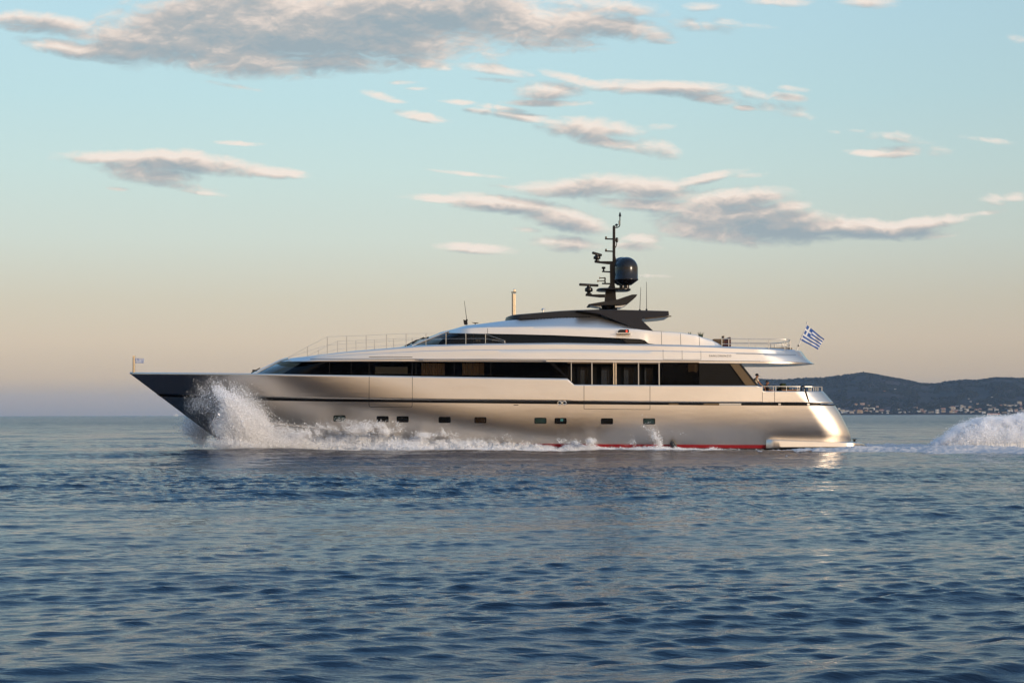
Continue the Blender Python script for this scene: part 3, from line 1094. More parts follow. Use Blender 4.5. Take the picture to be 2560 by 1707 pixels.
both(mb, lambda b: b.pprism([(1440, 775.8), (1500, 773.4), (1560, 774.5), (1672, 777.4), (1673.5, 788), (1655, 792), (1606, 796.5), (1605, 801), (1611, 806), (1634, 827.6), (1590, 822.6), (1497, 784.5)],
                            YC - 2.72, YC - 2.42))
o = obj('hardtop_leg', mb, M['navy'], yacht, smooth=0, far=True)
for o_ in (o, TWIN[o.name]):
    bv = o_.modifiers.new('bevel', 'BEVEL')
    bv.width, bv.segments = 0.03, 2
mb = MB()
mb.pprism([(1440, 777), (1500, 774.2), (1560, 775.3), (1671, 778), (1672, 787), (1655, 790.5), (1600, 794), (1490, 786)], YC - 2.41, YC + 2.41)
obj('hardtop', mb, M['navy'], yacht, smooth=0)
mb = MB()
mb.pprism([(1606, 796), (1655, 792.2), (1675, 789.2), (1675, 790.6), (1655, 793.6), (1606, 797.4)], YC - 2.38, YC + 2.38)
obj('hardtop_soffit', mb, M['soffit'], yacht, smooth=0)
mb = MB()
mb.tube([P(1612, 796.8, YC - 2.75), P(1655, 792.6, YC - 2.75), P(1678, 790.3, YC - 2.75)], 0.035, 6)
obj('hardtop_trim', mb, M['bronze'], yacht)

# starboard-like side lamp: dark box with a red light (the photo shows a red light on this side)
nl = MB()
nl.prism([P(1546, 826, YC - 3.2), P(1550, 823.5, YC - 3.2), P(1572, 823.2, YC - 3.2), P(1572.5, 831.5, YC - 3.2), P(1545, 831.5, YC - 3.2)], (0, 0.4, 0))
n_o = obj('navigation_light', nl, M['anthracite'], yacht, smooth=0)
mb = MB()
mb.box(P(1558.5, 833.2, YC - 3.1), (0.86, 0.6, 0.06))
obj('tray', mb, M['silver_top'], n_o, smooth=0)
mb = MB()
mb.lathe(P(1566.5, 829.6, YC - 3.22), [(0.02, 0.0), (0.04, 0.02), (0.045, 0.06), (0.035, 0.09), (0.01, 0.10)], 12)
lm = bpy.data.materials.new('red_lamp')
lm.use_nodes = True
lb = lm.node_tree.nodes['Principled BSDF']
lb.inputs['Base Color'].default_value = (0.5, 0.01, 0.01, 1)
lb.inputs['Emission Color'].default_value = (1.0, 0.06, 0.03, 1)
lb.inputs['Emission Strength'].default_value = 3.0
obj('lamp', mb, lm, n_o)

# ---- mast -----------------------------------------------------------------------------------------
def mprism(name, pix, hw, m=None, y=YC, bev=0.012, parent=yacht):
    mb = MB()
    mb.pprism(pix, y - hw, y + hw)
    o_ = obj(name, mb, m or M['mast'], parent, smooth=0)
    if bev:
        b_ = o_.modifiers.new('bevel', 'BEVEL')
        b_.width, b_.segments = bev, 2
    return o_

mb = MB()
mb.lathe(P(1520.5, 772.5, YC), [(0.58, -0.06), (0.56, 0.03), (0.40, 0.06), (0.40, 0.28), (0.42, 0.42)], 32)
obj('mast_base', mb, M['mast'], yacht)
mprism('mast_wing', [(1470.5, 761.5), (1472, 760), (1504, 754.5), (1545, 748), (1562, 742), (1580, 736.2), (1593.6, 735.8), (1590, 742), (1569, 759.5), (1564, 761.5), (1540, 762.6), (1472, 763)], 1.5, M['anthracite'])
mprism('wing_soffit', [(1474, 763.2), (1503, 763.2), (1504, 767.3), (1497, 767)], 1.2, M['soffit'], bev=0)
mprism('wing_soffit', [(1537, 763.2), (1566, 762), (1554, 768), (1538, 768)], 1.2, M['soffit'], bev=0)
mast = mprism('mast', [(1511.5, 754), (1514, 724), (1519, 721), (1525.5, 711), (1524.8, 662), (1531.5, 655), (1532, 564.5), (1534, 563.4), (1538.5, 564.5), (1538.6, 640), (1541, 651), (1537, 662),
                       (1537, 711), (1538.7, 722), (1541, 751)], 0.18)
mb = MB()
rows_ = []
for z_, s_ in ((-0.07, 0.9), (-0.03, 1.0), (0.03, 1.0), (0.07, 0.92)):
    rows_.append([(1.06 * s_ * math.copysign(abs(math.cos(a * math.pi / 16)) ** 0.4, math.cos(a * math.pi / 16)), 1.25 * s_ * math.copysign(abs(math.sin(a * math.pi / 16)) ** 0.5, math.sin(a * math.pi / 16)), z_) for a in range(33)])
c_ = P(1533.5, 725, YC)
mb.grid([[c_ + Vector(p) for p in r_] for r_ in rows_])
mb.add([c_ + Vector(p) for p in rows_[0][:-1]], [tuple(range(32))])
mb.add([c_ + Vector(p) for p in rows_[-1][:-1]], [tuple(range(32))])
obj('dome_platform', mb, M['mast'], yacht)
# satellite domes
def dome(cx, y):
    base = P(cx, 720, y)
    z = lambda py: P(cx, py, y).z - base.z
    rr_ = 0.725
    prof = [(0.17, 0.0), (0.17, z(713.5)), (0.30, z(713)), (rr_ * 0.98, z(701)), (rr_ * 1.02, z(699.6)), (rr_ * 1.02, z(698)), (rr_ * 0.985, z(697))]
    prof += [(rr_ * 0.985, z(671.5))]
    zt = z(642.7) - z(671.5)
    for i in range(1, 11):
        a = i / 10 * math.pi / 2
        prof.append((max(0.01, rr_ * 0.985 * math.cos(a)), z(671.5) + zt * math.sin(a)))
    mb_ = MB()
    mb_.lathe(base, prof, 40)
    return obj('satellite_dome', mb_, M['dome'], yacht, smooth=50)
dome(1566.3, YC - 0.75)
dome(1555, YC + 0.95)
# radars
def radar(cx, pz, bw, zs, bar, tilt, y=YC):
    m1 = MB()
    b0 = P(cx, pz, y)
    r_ = bw / 41.5 / 2
    m1.lathe(b0, [(a_, z_ * zs) for a_, z_ in [(r_ * 0.75, 0), (r_ * 0.75, 0.08), (r_ * 0.45, 0.12), (r_ * 0.45, 0.2), (r_ * 0.95, 0.27), (r_, 0.38), (r_ * 0.95, 0.55), (r_ * 0.6, 0.63), (0.12, 0.66), (0.12, 0.78)]], 22)
    rd = obj('radar', m1, M['mast'], yacht, smooth=40)
    m2 = MB()
    ctr = b0 + Vector((0, 0, 0.84 * zs))
    rot = Matrix.Rotation(tilt, 3, 'Y') @ Matrix.Rotation(R(12), 3, 'Z')
    m2.box(ctr, (bar / 41.5 / math.cos(R(12)), 0.2, 0.16), rot)
    ob = obj('scanner_bar', m2, M['mast'], rd, smooth=0)
    b_ = ob.modifiers.new('bevel', 'BEVEL')
    b_.width, b_.segments = 0.05, 3
    return rd
radar(1472, 736, 21, 0.70, 50, R(2.5))
radar(1492.5, 653.5, 19, 0.55, 26, R(15))
def arm(pix, hw=0.09):
    mprism('mast_arm', pix, hw)
arm([(1464, 736), (1513, 735.6), (1513, 743), (1500, 743), (1464, 739)], 0.22)
arm([(1486.5, 653), (1533, 653), (1533, 660.5), (1520, 660), (1487, 656)], 0.18)
arm([(1505, 677), (1526, 678), (1526, 681.5), (1505, 680)])
arm([(1505, 707), (1526, 707.5), (1526, 711), (1505, 710.3)])
arm([(1512.5, 595.5), (1533, 596), (1533, 599.5), (1512.5, 598.6)], 0.06)
arm([(1512.5, 626), (1533, 627), (1533, 630), (1512.5, 629)], 0.06)
for y0, y1 in ((592, 597), (623, 628)):
    mb = MB()
    mb.lathe(P(1515, y1, YC), [(0.06, 0), (0.06, 0.1), (0.045, 0.14), (0.02, 0.15)], 10)
    obj('mast_lamp', mb, M['bronze'], yacht)
mb = MB()
mb.lathe(P(1509, 678, YC), [(0.07, 0), (0.05, 0.06), (0.05, 0.12), (0.12, 0.16), (0.12, 0.26), (0.08, 0.28)], 12)
obj('mast_camera', mb, M['mast'], yacht)
for x0, x1, py in ((1498, 1513, 695), (1493, 1513, 702.5)):
    mb = MB()
    a, b_ = P(x0, py, YC - 0.15), P(x1, py, YC - 0.15)
    mb.tube([a, a + (b_ - a) * 0.12, a + (b_ - a) * 0.25, b_], [0.075, 0.05, 0.028, 0.035], 10)
    mb.tube([b_, b_ + Vector((0, 0.12, -0.12))], 0.04, 8)
    obj('horn', mb, M['bronze'], yacht)
mb = MB()
mb.tube([P(1512, 708, YC), P(1512, 693, YC)], 0.03, 6)
obj('horn_bracket', mb, M['mast'], yacht)
mb = MB()
mb.lathe(P(1542, 606, YC), [(0.05, 0), (0.09, 0.06), (0.09, 0.24), (0.05, 0.3)], 12)
mb.tube([P(1542, 606, YC), P(1541, 614, YC), P(1538, 620, YC)], 0.025, 6)
obj('masthead_light', mb, M['mast'], yacht)
mb = MB()
mb.tube([P(1536, 569, YC), P(1543, 569, YC), P(1548, 566.5, YC), P(1549.5, 563, YC), P(1549.8, 541, YC)], 0.035, 8)
mb.tube([P(1548.5, 562, YC), P(1548.5, 552, YC)], 0.055, 8)
mb.lathe(P(1550, 541, YC), [(0.05, -0.02), (0.08, 0.02), (0.06, 0.14), (0.03, 0.24), (0.01, 0.27)], 12)
obj('wind_sensor', mb, M['mast'], yacht)
mb = MB()
mb.lathe(P(1541.5, 569, YC), [(0.025, 0), (0.025, 0.1), (0.09, 0.12), (0.1, 0.16), (0.06, 0.22), (0.02, 0.24)], 12)
obj('gps_antenna', mb, M['mast'], yacht)
for x0, y0, x1, y1, yy_ in ((1599.5, 775, 1602, 718, YC + 1), (1616.4, 774, 1616.2, 705, YC - 1), (1167, 800, 1160.7, 752, YC)):
    mb = MB()
    mb.tube([P(x0, y0, yy_), P(x1, y1, yy_)], [0.02, 0.012], 6)
    mb.lathe(P(x0, y0, yy_), [(0.06, -0.05), (0.06, 0.03), (0.02, 0.06)], 10)
    obj('whip_antenna', mb, M['seam'], yacht)
mb = MB()
mb.prism([P(x, y, YC - 0.2) for x, y in ((1158, 799), (1168, 801), (1169, 809), (1167.5, 812), (1160, 811))], (0, 0.4, 0))
obj('searchlight', mb, M['mast'], yacht, smooth=0)
mb = MB()
mb.tube([P(1188, 813, YC), P(1188, 808, YC)], 0.03, 6)
mb.prism([P(x, y, YC - 0.1) for x, y in ((1178.6, 805.6), (1196.4, 806.8), (1196, 807.6), (1188, 809))], (0, 0.2, 0))
obj('roof_sensor', mb, M['seam'], yacht)
mb = MB()
mb.lathe(P(1358, 783, YC - 1.5), [(0.04, -0.1), (0.04, 0.2), (0.13, 0.2), (0.12, 0.25), (0.07, 0.29), (0.01, 0.31)], 16)
obj('mushroom_vent', mb, M['steel'], yacht)
# folded mirror-steel mast forward of the flybridge
mb = MB()
mb.pbox(1281.5, 733, 1289.5, 793, YC - 1.0, YC - 0.8)
mb.pbox(1283, 721.8, 1289.8, 732, YC - 1.0, YC - 0.8)
o = obj('steel_post', mb, M['mirror'], yacht, smooth=0)
bv = o.modifiers.new('bevel', 'BEVEL')
bv.width, bv.segments = 0.035, 3
mb = MB()
mb.pbox(1279.6, 733, 1281.4, 790, YC - 0.98, YC - 0.82)  # dark strip down the left side of the post
mb.pbox(1278, 729.5, 1290.6, 731.6, YC - 1.02, YC - 0.78)
obj('post_dark_strip', mb, M['rubber'], yacht, smooth=0)

# ---- rails ----------------------------------------------------------------------------------------
ST = [(768.7, 866.6, 889.4), (818.4, 841.7, 883.5), (866.7, 840, 878.5), (915.5, 838.4, 873.8), (966.3, 835.6, 869.9), (1015.3, 834, 866), (1065, 833.4, 862), (1115, 833, 860.5),
      (1164.5, 833.5, 859), (1213.8, 835, 857.5)]
ub_st = lambda x: ub(x, 880) - 0.30
for x, t_, b_ in ST:
    p0, p1 = P(x, b_, YC - ub_st(x)), P(x, t_, YC - ub_st(x))
    for q0, q1 in ((p0, p1), (mir(p0), mir(p1))):
        mb = MB()
        mb.tube([q0 - Vector((0, 0, 0.05)), q1], 0.022, 7)
        obj('stanchion', mb, M['steel'], yacht)
for f0 in (0.0, 0.5):
    pts = [P(720, 893.5, YC - ub_st(720))] + [P(x, t_ + (b_ - t_) * f0, YC - ub_st(x)) for x, t_, b_ in ST] + [P(1262.8, 852 if f0 == 0 else 855, YC - 3.5)]
    for q in (pts, [mir(p) for p in pts]):
        mb = MB()
        mb.tube(q, 0.007, 5)
        obj('lifeline', mb, M['steel'], yacht)
for q in (P(1262.8, 858, YC - 3.5), mir(P(1262.8, 858, YC - 3.5))):
    mb = MB()
    mb.tube([q - Vector((0, 0, 0.05)), q + Vector((-0.03, 0, 0.16))], 0.03, 7)
    obj('lifeline_eye', mb, M['steel'], yacht)
# upper aft rail: a horseshoe
def horseshoe(px0, py0, px1, py1, B, r, n=16):
    a, e = P(px0, py0, YC - B), P(px1, py1, YC - B)
    pts = [a.lerp(e, i / 6) for i in range(7)]
    for i in range(1, n):
        th = math.pi * i / n
        pts.append(Vector((e.x + r * math.sin(th), YC - B * math.cos(th), e.z + 0.0)))
    pts += [mir(p) for p in reversed(pts[:7])]
    return pts
for tpy, rr_ in ((846.3, 0.025), (859.5, 0.016)):
    mb = MB()
    pts = horseshoe(1804.7, tpy, 1962, tpy + 2, 3.35, 0.65)
    mb.tube(pts, rr_, 7)
    obj('aft_rail', mb, M['steel'], yacht)
for px, pyb in ((1804.7, 865), (1872, 868), (1922, 870.5), (1962, 873)):
    for s_ in (0, 1):
        q0, q1 = P(px, pyb + 2, YC - 3.35), P(px, 847 + (px - 1800) * 0.012, YC - 3.35)
        if s_:
            q0, q1 = mir(q0), mir(q1)
        mb = MB()
        mb.tube([q0, q1], 0.026, 7)
        obj('rail_post', mb, M['steel'], yacht)
top_ = horseshoe(1804.7, 846.3, 1962, 848.3, 3.35, 0.65)
for i in (10, 13, 15, 17, 20):
    mb = MB()
    mb.tube([top_[i], top_[i] - Vector((0, 0, 0.68))], 0.03, 7)
    obj('rail_post', mb, M['steel'], yacht)
# main deck aft rail on the bulwark
rpts = [P(1905, 965.6, YC - 3.85), P(1980, 966, YC - 3.85), P(2030, 966.4, YC - 3.4), P(2055, 966.8, YC - 2.4)]
mb = MB()
mb.tube(rpts + [mir(p) for p in reversed(rpts)], 0.028, 7)
obj('bulwark_rail', mb, M['steel'], yacht)
for px in (1906, 1933, 1939.5, 1966, 1993, 1998, 2022, 2028, 2034, 2039.4, 2044.6, 2054.6):
    b_ = lerp_curve([(1905, 3.85), (1980, 3.85), (2030, 3.4), (2055, 2.4)], px)
    for s_ in (0, 1):
        q0, q1 = P(px, 980, YC - b_), P(px, 966, YC - b_)
        if s_:
            q0, q1 = mir(q0), mir(q1)
        mb = MB()
        mb.tube([q0, q1], 0.026, 7)
        obj('rail_post', mb, M['steel'], yacht)
# inner capping of the stern bulwark so that it is not a thin sheet
mb = MB()
rows = hull_rows([(323.5, 977.4), (2126.6, 977.4)], [(323.5, 980), (2126.6, 980)], 1)
keep = [j for j, c in enumerate(CC) if c >= 1906]
near = [rows[0][j] for j in keep]
inn = [Vector((p.x - (0.15 if j > len(near) - 12 else 0), min(YC - 0.3, p.y + 0.16), p.z)) for j, p in enumerate(near)]
both(mb, lambda b: b.grid([near, inn]))
mb.grid([[near[-1], mir(near[-1])], [inn[-1], mir(inn[-1])]])
obj('bulwark_capping', mb, M['silver_top'], yacht)
mb = MB()
tr_ = hull_rows(SHEER, BAND_T, 4)
L = [r_[-1] for r_ in tr_]
mb.grid([[p, mir(p)] for p in L])
obj('transom', mb, M['silver'], yacht)
# ------------------------------------------------------------------ people, flags and furniture on board
def skinned(name, joints, edges, mats_, parent, root=0, sub=2):
    """one continuous surface grown over a skeleton: joints = [(x, y, z, rx, ry)]"""
    me = bpy.data.meshes.new(name + '_skeleton')
    me.from_pydata([j[:3] for j in joints], edges, [])
    o = bpy.data.objects.new(name + '_skeleton', me)
    COL.objects.link(o)
    sk = o.modifiers.new('skin', 'SKIN')
    sk.use_smooth_shade = True
    sv = me.skin_vertices[0].data
    for i, j in enumerate(joints):
        sv[i].radius = (j[3], j[4] if len(j) > 4 else j[3])
        sv[i].use_root = (i == root)
    ss = o.modifiers.new('sub', 'SUBSURF')
    ss.levels = ss.render_levels = sub
    bpy.context.view_layer.update()
    m2 = bpy.data.meshes.new_from_object(o.evaluated_get(bpy.context.evaluated_depsgraph_get()))
    bpy.data.objects.remove(o)
    m2.name = name
    m2.materials.clear()
    m2.materials.append(mats_)
    m2.polygons.foreach_set('use_smooth', [True] * len(m2.polygons))
    r_ = bpy.data.objects.new(name, m2)
    COL.objects.link(r_)
    r_.parent = parent
    ROOT_AT[r_.name] = ROOT_AT[parent.name]
    return r_


def hand(J, E, wrist, d, side, base):
    """palm, four unequal fingers and a thumb rooted inside the palm; d = direction the fingers point"""
    d = Vector(d).normalized()
    s = Vector(side).normalized()
    curl = d.cross(s)
    w = Vector(wrist)
    palm = len(J)
    J.append((*(w + d * 0.055), 0.034, 0.016))
    E.append((base, palm))
    for i, L in enumerate((0.072, 0.082, 0.076, 0.058)):
        o = w + d * 0.085 + s * (0.030 - 0.02 * i)
        prev = palm
        for t, bend in ((0.0, 0.0), (0.5, 0.1), (1.0, 0.35)):
            J.append((*(o + d * L * t - curl * L * bend), 0.0088, 0.0088))
            E.append((prev, len(J) - 1))
            prev = len(J) - 1
    prev = palm
    for t in (0.3, 0.7, 1.0):
        J.append((*(w + d * (0.03 + 0.045 * t) + s * (0.03 + 0.04 * t)), 0.0105, 0.0105))
        E.append((prev, len(J) - 1))
        prev = len(J) - 1


def figure(root, pelvis, chest, neck, head, face, shoulders, elbows, wrists, knees, ankles, toes, hips):
    J, E = [], []
    def add(p, rx, ry=None, link=None):
        J.append((*p, rx, ry if ry is not None else rx))
        if link is not None:
            E.append((link, len(J) - 1))
        return len(J) - 1
    V = Vector
    pv = add(pelvis, 0.155, 0.115)
    ws = add(V(pelvis).lerp(V(chest), 0.45), 0.14, 0.105, pv)
    ch = add(chest, 0.165, 0.12, ws)
    nb = add(V(chest).lerp(V(neck), 0.75), 0.10, 0.085, ch)
    nk = add(neck, 0.058, 0.058, nb)
    jaw = add(V(neck).lerp(V(head), 0.55) + V(face) * 0.03, 0.070, 0.075, nk)
    hd = add(head, 0.083, 0.096, jaw)
    tp = add(V(head) + (V(head) - V(neck)).normalized() * 0.075, 0.062, 0.07, hd)
    add(V(neck).lerp(V(head), 0.85) + V(face) * 0.115, 0.013, 0.016, hd)           # nose
    for i in (0, 1):
        sh = add(shoulders[i], 0.072, 0.068, ch)
        el = add(elbows[i], 0.046, 0.044, sh)
        wr = add(wrists[i], 0.031, 0.026, el)
        dd = (V(wrists[i]) - V(elbows[i])).normalized()
        hand(J, E, wrists[i], dd, dd.orthogonal(), wr)
        hp = add(hips[i], 0.10, 0.10, pv)
        kn = add(knees[i], 0.066, 0.066, hp)
        cf = add(V(knees[i]).lerp(V(ankles[i]), 0.35), 0.058, 0.058, kn)
        an = add(ankles[i], 0.042, 0.045, cf)
        add(toes[i], 0.042, 0.028, an)
    return skinned('body', J, E, M['skin'], root)


def face_bits(root, head, face):
    """eyes, mouth and ears on a head that looks along face"""
    V = Vector
    f = V(face).normalized()
    s = V((0, 0, 1)).cross(f).normalized()
    mb = MB()
    for k_ in (-1, 1):
        mb.lathe(V(head) + f * 0.088 + s * 0.033 * k_ + V((0, 0, 0.005)), [(0.002, -0.011), (0.011, 0), (0.002, 0.011)], 8)
    mb.tube([V(head) + f * 0.095 + s * 0.025 + V((0, 0, -0.075)), V(head) + f * 0.1 + V((0, 0, -0.077)), V(head) + f * 0.095 - s * 0.025 + V((0, 0, -0.075))], 0.006, 6)
    mbv = [p + ROOT_AT[root.name] for p in mb.v]
    mb.v = mbv
    obj('eyes_and_mouth', mb, M['hair'], root)
    mb = MB()
    for k_ in (-1, 1):
        mb.lathe(V(head) + s * 0.086 * k_ - f * 0.01 + V((0, 0, -0.03)), [(0.006, 0), (0.016, 0.02), (0.02, 0.045), (0.008, 0.06)], 8)
    mb.v = [p + ROOT_AT[root.name] for p in mb.v]
    obj('ears', mb, M['skin'], root)


DECK_Z = P(1890, 1005.0, YC - 3.9).z + 0.004
# standing person, leaning an arm along the rail
px_ = P(1889, 960, 2.3)
r1p = thing('person', 'person in a cream t-shirt and black cap standing behind the bulwark by the slanting pillar', 'person', (px_.x, 2.3, DECK_Z), 'people on the aft deck')
V = Vector
f1 = V((0.75, -0.45, -0.35)).normalized()
figure(r1p, (0, 0, .93), (0.03, 0, 1.30), (0.05, 0, 1.50), (0.09, -0.02, 1.615), f1,
       [(0.0, 0.17, 1.41), (0.06, -0.17, 1.41)][::-1], [(0.24, -0.20, 1.13), (-0.06, 0.24, 1.12)], [(0.45, -0.17, 0.97), (0.08, 0.26, 0.92)],
       [(0.02, -0.10, .50), (-0.02, 0.10, .50)], [(0.0, -0.11, .09), (-0.05, 0.11, .09)], [(0.15, -0.13, .035), (0.10, 0.13, .035)], [(0, -0.09, .88), (0, 0.09, .88)])
face_bits(r1p, (0.09, -0.02, 1.615), f1)
sh = [(0, 0, .90, .168, .128), (0.015, 0, 1.08, .158, .125), (0.03, 0, 1.30, .182, .138), (0.045, 0, 1.44, .10, .09),
      (0.06, -0.175, 1.41, .088, .085), (0.16, -0.19, 1.26, .075, .072), (0.0, 0.175, 1.41, .088, .085), (-0.03, 0.21, 1.26, .075, .072)]
skinned('t_shirt', sh, [(0, 1), (1, 2), (2, 3), (2, 4), (4, 5), (2, 6), (6, 7)], M['cream'], r1p)
tr = [(0, 0, .90, .165, .13), (0, -0.09, .84, .115, .115), (0.02, -0.10, .50, .085, .085), (0, -0.11, .14, .07, .07), (0, 0.09, .84, .115, .115), (-0.02, 0.10, .50, .085, .085), (-0.05, 0.11, .14, .07, .07)]
skinned('trousers', tr, [(0, 1), (1, 2), (2, 3), (0, 4), (4, 5), (5, 6)], M['darkcloth'], r1p)
mb = MB()
mb.lathe((0.085, -0.02, 1.625), [(0.108, 0.0), (0.108, 0.045), (0.098, 0.09), (0.07, 0.125), (0.03, 0.142), (0.005, 0.145)], 18)
mb.prism([(0.13, -0.12, 1.64), (0.27, -0.17, 1.60), (0.29, -0.09, 1.60), (0.18, 0.05, 1.64)], (0, 0, 0.012))
mb.v = [p + ROOT_AT[r1p.name] for p in mb.v]
obj('cap', mb, M['cap'], r1p)

# seated person
px_ = P(1919, 970, 2.6)
r2p = thing('person', 'seated person with short dark hair in dark clothes, beside the standing one', 'person', (px_.x, 2.6, DECK_Z), 'people on the aft deck')
f2 = V((0.8, -0.55, -0.1)).normalized()
figure(r2p, (-0.16, 0, .52), (-0.11, 0, .90), (-0.05, 0, 1.09), (-0.01, -0.01, 1.205), f2,
       [(-0.07, -0.18, 1.01), (-0.09, 0.18, 1.01)], [(0.06, -0.25, .74), (0.03, 0.25, .76)], [(0.28, -0.17, .72), (0.27, 0.16, .70)],
       [(0.32, -0.12, .54), (0.32, 0.12, .54)], [(0.36, -0.12, .10), (0.36, 0.12, .10)], [(0.52, -0.13, .04), (0.52, 0.13, .04)], [(-0.12, -0.10, .50), (-0.12, 0.10, .50)])
face_bits(r2p, (-0.01, -0.01, 1.205), f2)
sh = [(-0.16, 0, .50, .175, .135), (-0.13, 0, .72, .165, .13), (-0.11, 0, .92, .18, .138), (-0.08, 0, 1.03, .10, .09),
      (-0.07, -0.185, 1.01, .088, .085), (0.02, -0.235, .82, .07, .068), (0.20, -0.2, .725, .052, .05), (-0.09, 0.185, 1.01, .088, .085), (0, 0.235, .83, .07, .068), (0.20, 0.19, .72, .052, .05)]
skinned('shirt', sh, [(0, 1), (1, 2), (2, 3), (2, 4), (4, 5), (5, 6), (2, 7), (7, 8), (8, 9)], M['darkcloth'], r2p)
tr = [(-0.16, 0, .50, .165, .13), (-0.06, -0.10, .51, .115, .115), (0.32, -0.12, .54, .085, .085), (0.36, -0.12, .15, .07, .07), (-0.06, 0.10, .51, .115, .115), (0.32, 0.12, .54, .085, .085), (0.36, 0.12, .15, .07, .07)]
skinned('trousers', tr, [(0, 1), (1, 2), (2, 3), (0, 4), (4, 5), (5, 6)], M['darkcloth'], r2p)
mb = MB()
mb.lathe((-0.025, 0.0, 1.225), [(0.088, -0.03), (0.096, 0.02), (0.088, 0.065), (0.06, 0.10), (0.02, 0.112)], 16)
mb.v = [p + ROOT_AT[r2p.name] for p in mb.v]
obj('hair', mb, M['hair'], r2p)


def armchair(name, label, x, y, z, rz, m, cat='chair'):
    t = thing(name, label, cat, (x, y, z))
    def part(nm, boxes, mm):
        mb_ = MB()
        rot = Matrix.Rotation(rz, 3, 'Z')
        for c, s in boxes:
            mb_.box(Vector((x, y, z)) + rot @ Vector(c), s, rot)
        o_ = obj(nm, mb_, mm, t, smooth=0)
        b_ = o_.modifiers.new('bevel', 'BEVEL')
        b_.width, b_.segments = 0.02, 2
    part('seat', [((0, 0, .38), (.62, .62, .12))], m)
    part('backrest', [((-.30, 0, .62), (.10, .62, .50))], m)
    for s_ in (-1, 1):
        part('armrest', [((0, .30 * s_, .55), (.62, .07, .26))], m)
        part('leg', [((.26, .27 * s_, .16), (.05, .05, .32))], M['rubber'])
        part('leg', [((-.26, .27 * s_, .16), (.05, .05, .32))], M['rubber'])
    return t

armchair('armchair', 'dark upholstered armchair under the seated person on the aft deck', px_.x - 0.12, 2.6, DECK_Z, 0, M['darkcloth'])
pc = P(1939, 970, 3.2)
armchair('armchair', 'empty dark armchair between the seated person and the potted plant', pc.x, 3.5, DECK_Z, R(200), M['darkcloth'])

# dining table, plant
ta, tb = P(1948, 974.5, 3.4), P(1996, 974.5, 3.4)
tt = thing('deck_table', 'varnished wooden table behind the aft rail carrying a dark potted plant', 'table', ((ta.x + tb.x) / 2, 4.0, DECK_Z))
mb = MB()
mb.box(((ta.x + tb.x) / 2, 4.0, ta.z - 0.02), (tb.x - ta.x, 1.2, 0.06))
o = obj('table_top', mb, M['wood'], tt, smooth=0)
b_ = o.modifiers.new('bevel', 'BEVEL')
b_.width, b_.segments = 0.015, 2
for s_ in (-1, 1):
    mb = MB()
    mb.lathe(((ta.x + tb.x) / 2 + s_ * .33, 4.0, DECK_Z), [(.2, 0), (.2, .03), (.05, .06), (.05, ta.z - DECK_Z - .06), (.12, ta.z - DECK_Z - .05)], 16)
    obj('table_leg', mb, M['steel'], tt)

def spiky_plant(name, label, c, w, h, n, pot_h, m_pot, cat='plant', seed=1):
    rnd = random.Random(seed)
    t = thing(name, label, cat, c)
    if pot_h:
        mb_ = MB()
        mb_.lathe(c, [(w * .42, 0), (w * .5, pot_h * .8), (w * .52, pot_h), (w * .46, pot_h), (w * .44, pot_h * .85)], 18)
        obj('pot', mb_, m_pot, t)
    mb_ = MB()
    for i in range(n):
        a = rnd.uniform(0, 2 * math.pi)
        r0 = w * .38 * math.sqrt(rnd.random())
        b0 = Vector(c) + Vector((r0 * math.cos(a), r0 * math.sin(a), pot_h * .85))
        L = h * rnd.uniform(.6, 1.0)
        lean = Vector((math.cos(a), math.sin(a), 0)) * rnd.uniform(.05, .35) * L
        wd = rnd.uniform(.02, .035)
        d = Vector((-math.sin(a), math.cos(a), 0)) * wd
        p1, p2 = b0 + lean * .4 + Vector((0, 0, L * .6)), b0 + lean + Vector((0, 0, L))
        mb_.add([b0 - d * .6, b0 + d * .6, p1 + d, p1 - d, p2], [(0, 1, 2, 3), (3, 2, 4)])
    obj('foliage', mb_, M['leaf'], t, smooth=0)
    return t

pt = P(1956.5, 974, 4.0)
spiky_plant('potted_plant', 'bushy dark plant with upright leaves in a wide black planter on the wooden table', (pt.x, 4.0, ta.z + 0.012), 0.52, 0.24, 90, 0.24, M['rubber'], seed=3)
for x, s_, lab in ((1946.5, 5, 'small low dark plant left of the wide planter on the wooden table'), (1971, 6, 'small drooping dark plant right of the wide planter on the wooden table')):
    pq = P(x, 974, 3.6)
    spiky_plant('table_plant', lab, (pq.x, 3.7, ta.z + 0.012), 0.14, 0.16, 24, 0.08, M['rubber'], seed=s_)
# plants and seats on the upper deck
for x, y, w, h, n, lab in ((1724, 840.5, .16, .2, 12, 'sparse dark spiky plant on the upper deck, the smaller one further forward'),
                           (1752, 846.0, .22, .34, 26, 'dense dark spiky plant on the upper deck fairing, the taller of two')):
    q = P(x, y, YC - 1.8)
    spiky_plant('deck_plant', lab, (q.x, q.y, q.z - 0.25), w, h + .2, n, 0.2, M['rubber'], seed=int(x))
q0 = P(1794, 866, YC - 2.4)
UZ = q0.z
armchair('armchair', 'brown woven armchair on the upper deck just behind the silver fairing', q0.x + 0.05, YC - 2.2, UZ - 0.22, R(180), M['wicker'])
q1 = P(1813.5, 866, YC - 1.0)
st = thing('deck_sofa', 'dark maroon sofa with a curved back at the forward end of the aft rail', 'sofa', (q1.x, YC - 0.8, UZ - 0.2))
mb = MB()
mb.prism([Vector((q1.x + a, YC - 2.0, UZ - .2 + c)) for a, c in ((-.46, 0), (.24, 0), (.24, .78), (.12, .80), (.02, .66), (-.2, .56), (-.46, .50))], (0, 2.4, 0))
o = obj('sofa_body', mb, M['sofa'], st, smooth=0)
b_ = o.modifiers.new('bevel', 'BEVEL')
b_.width, b_.segments = 0.05, 3
mb = MB()
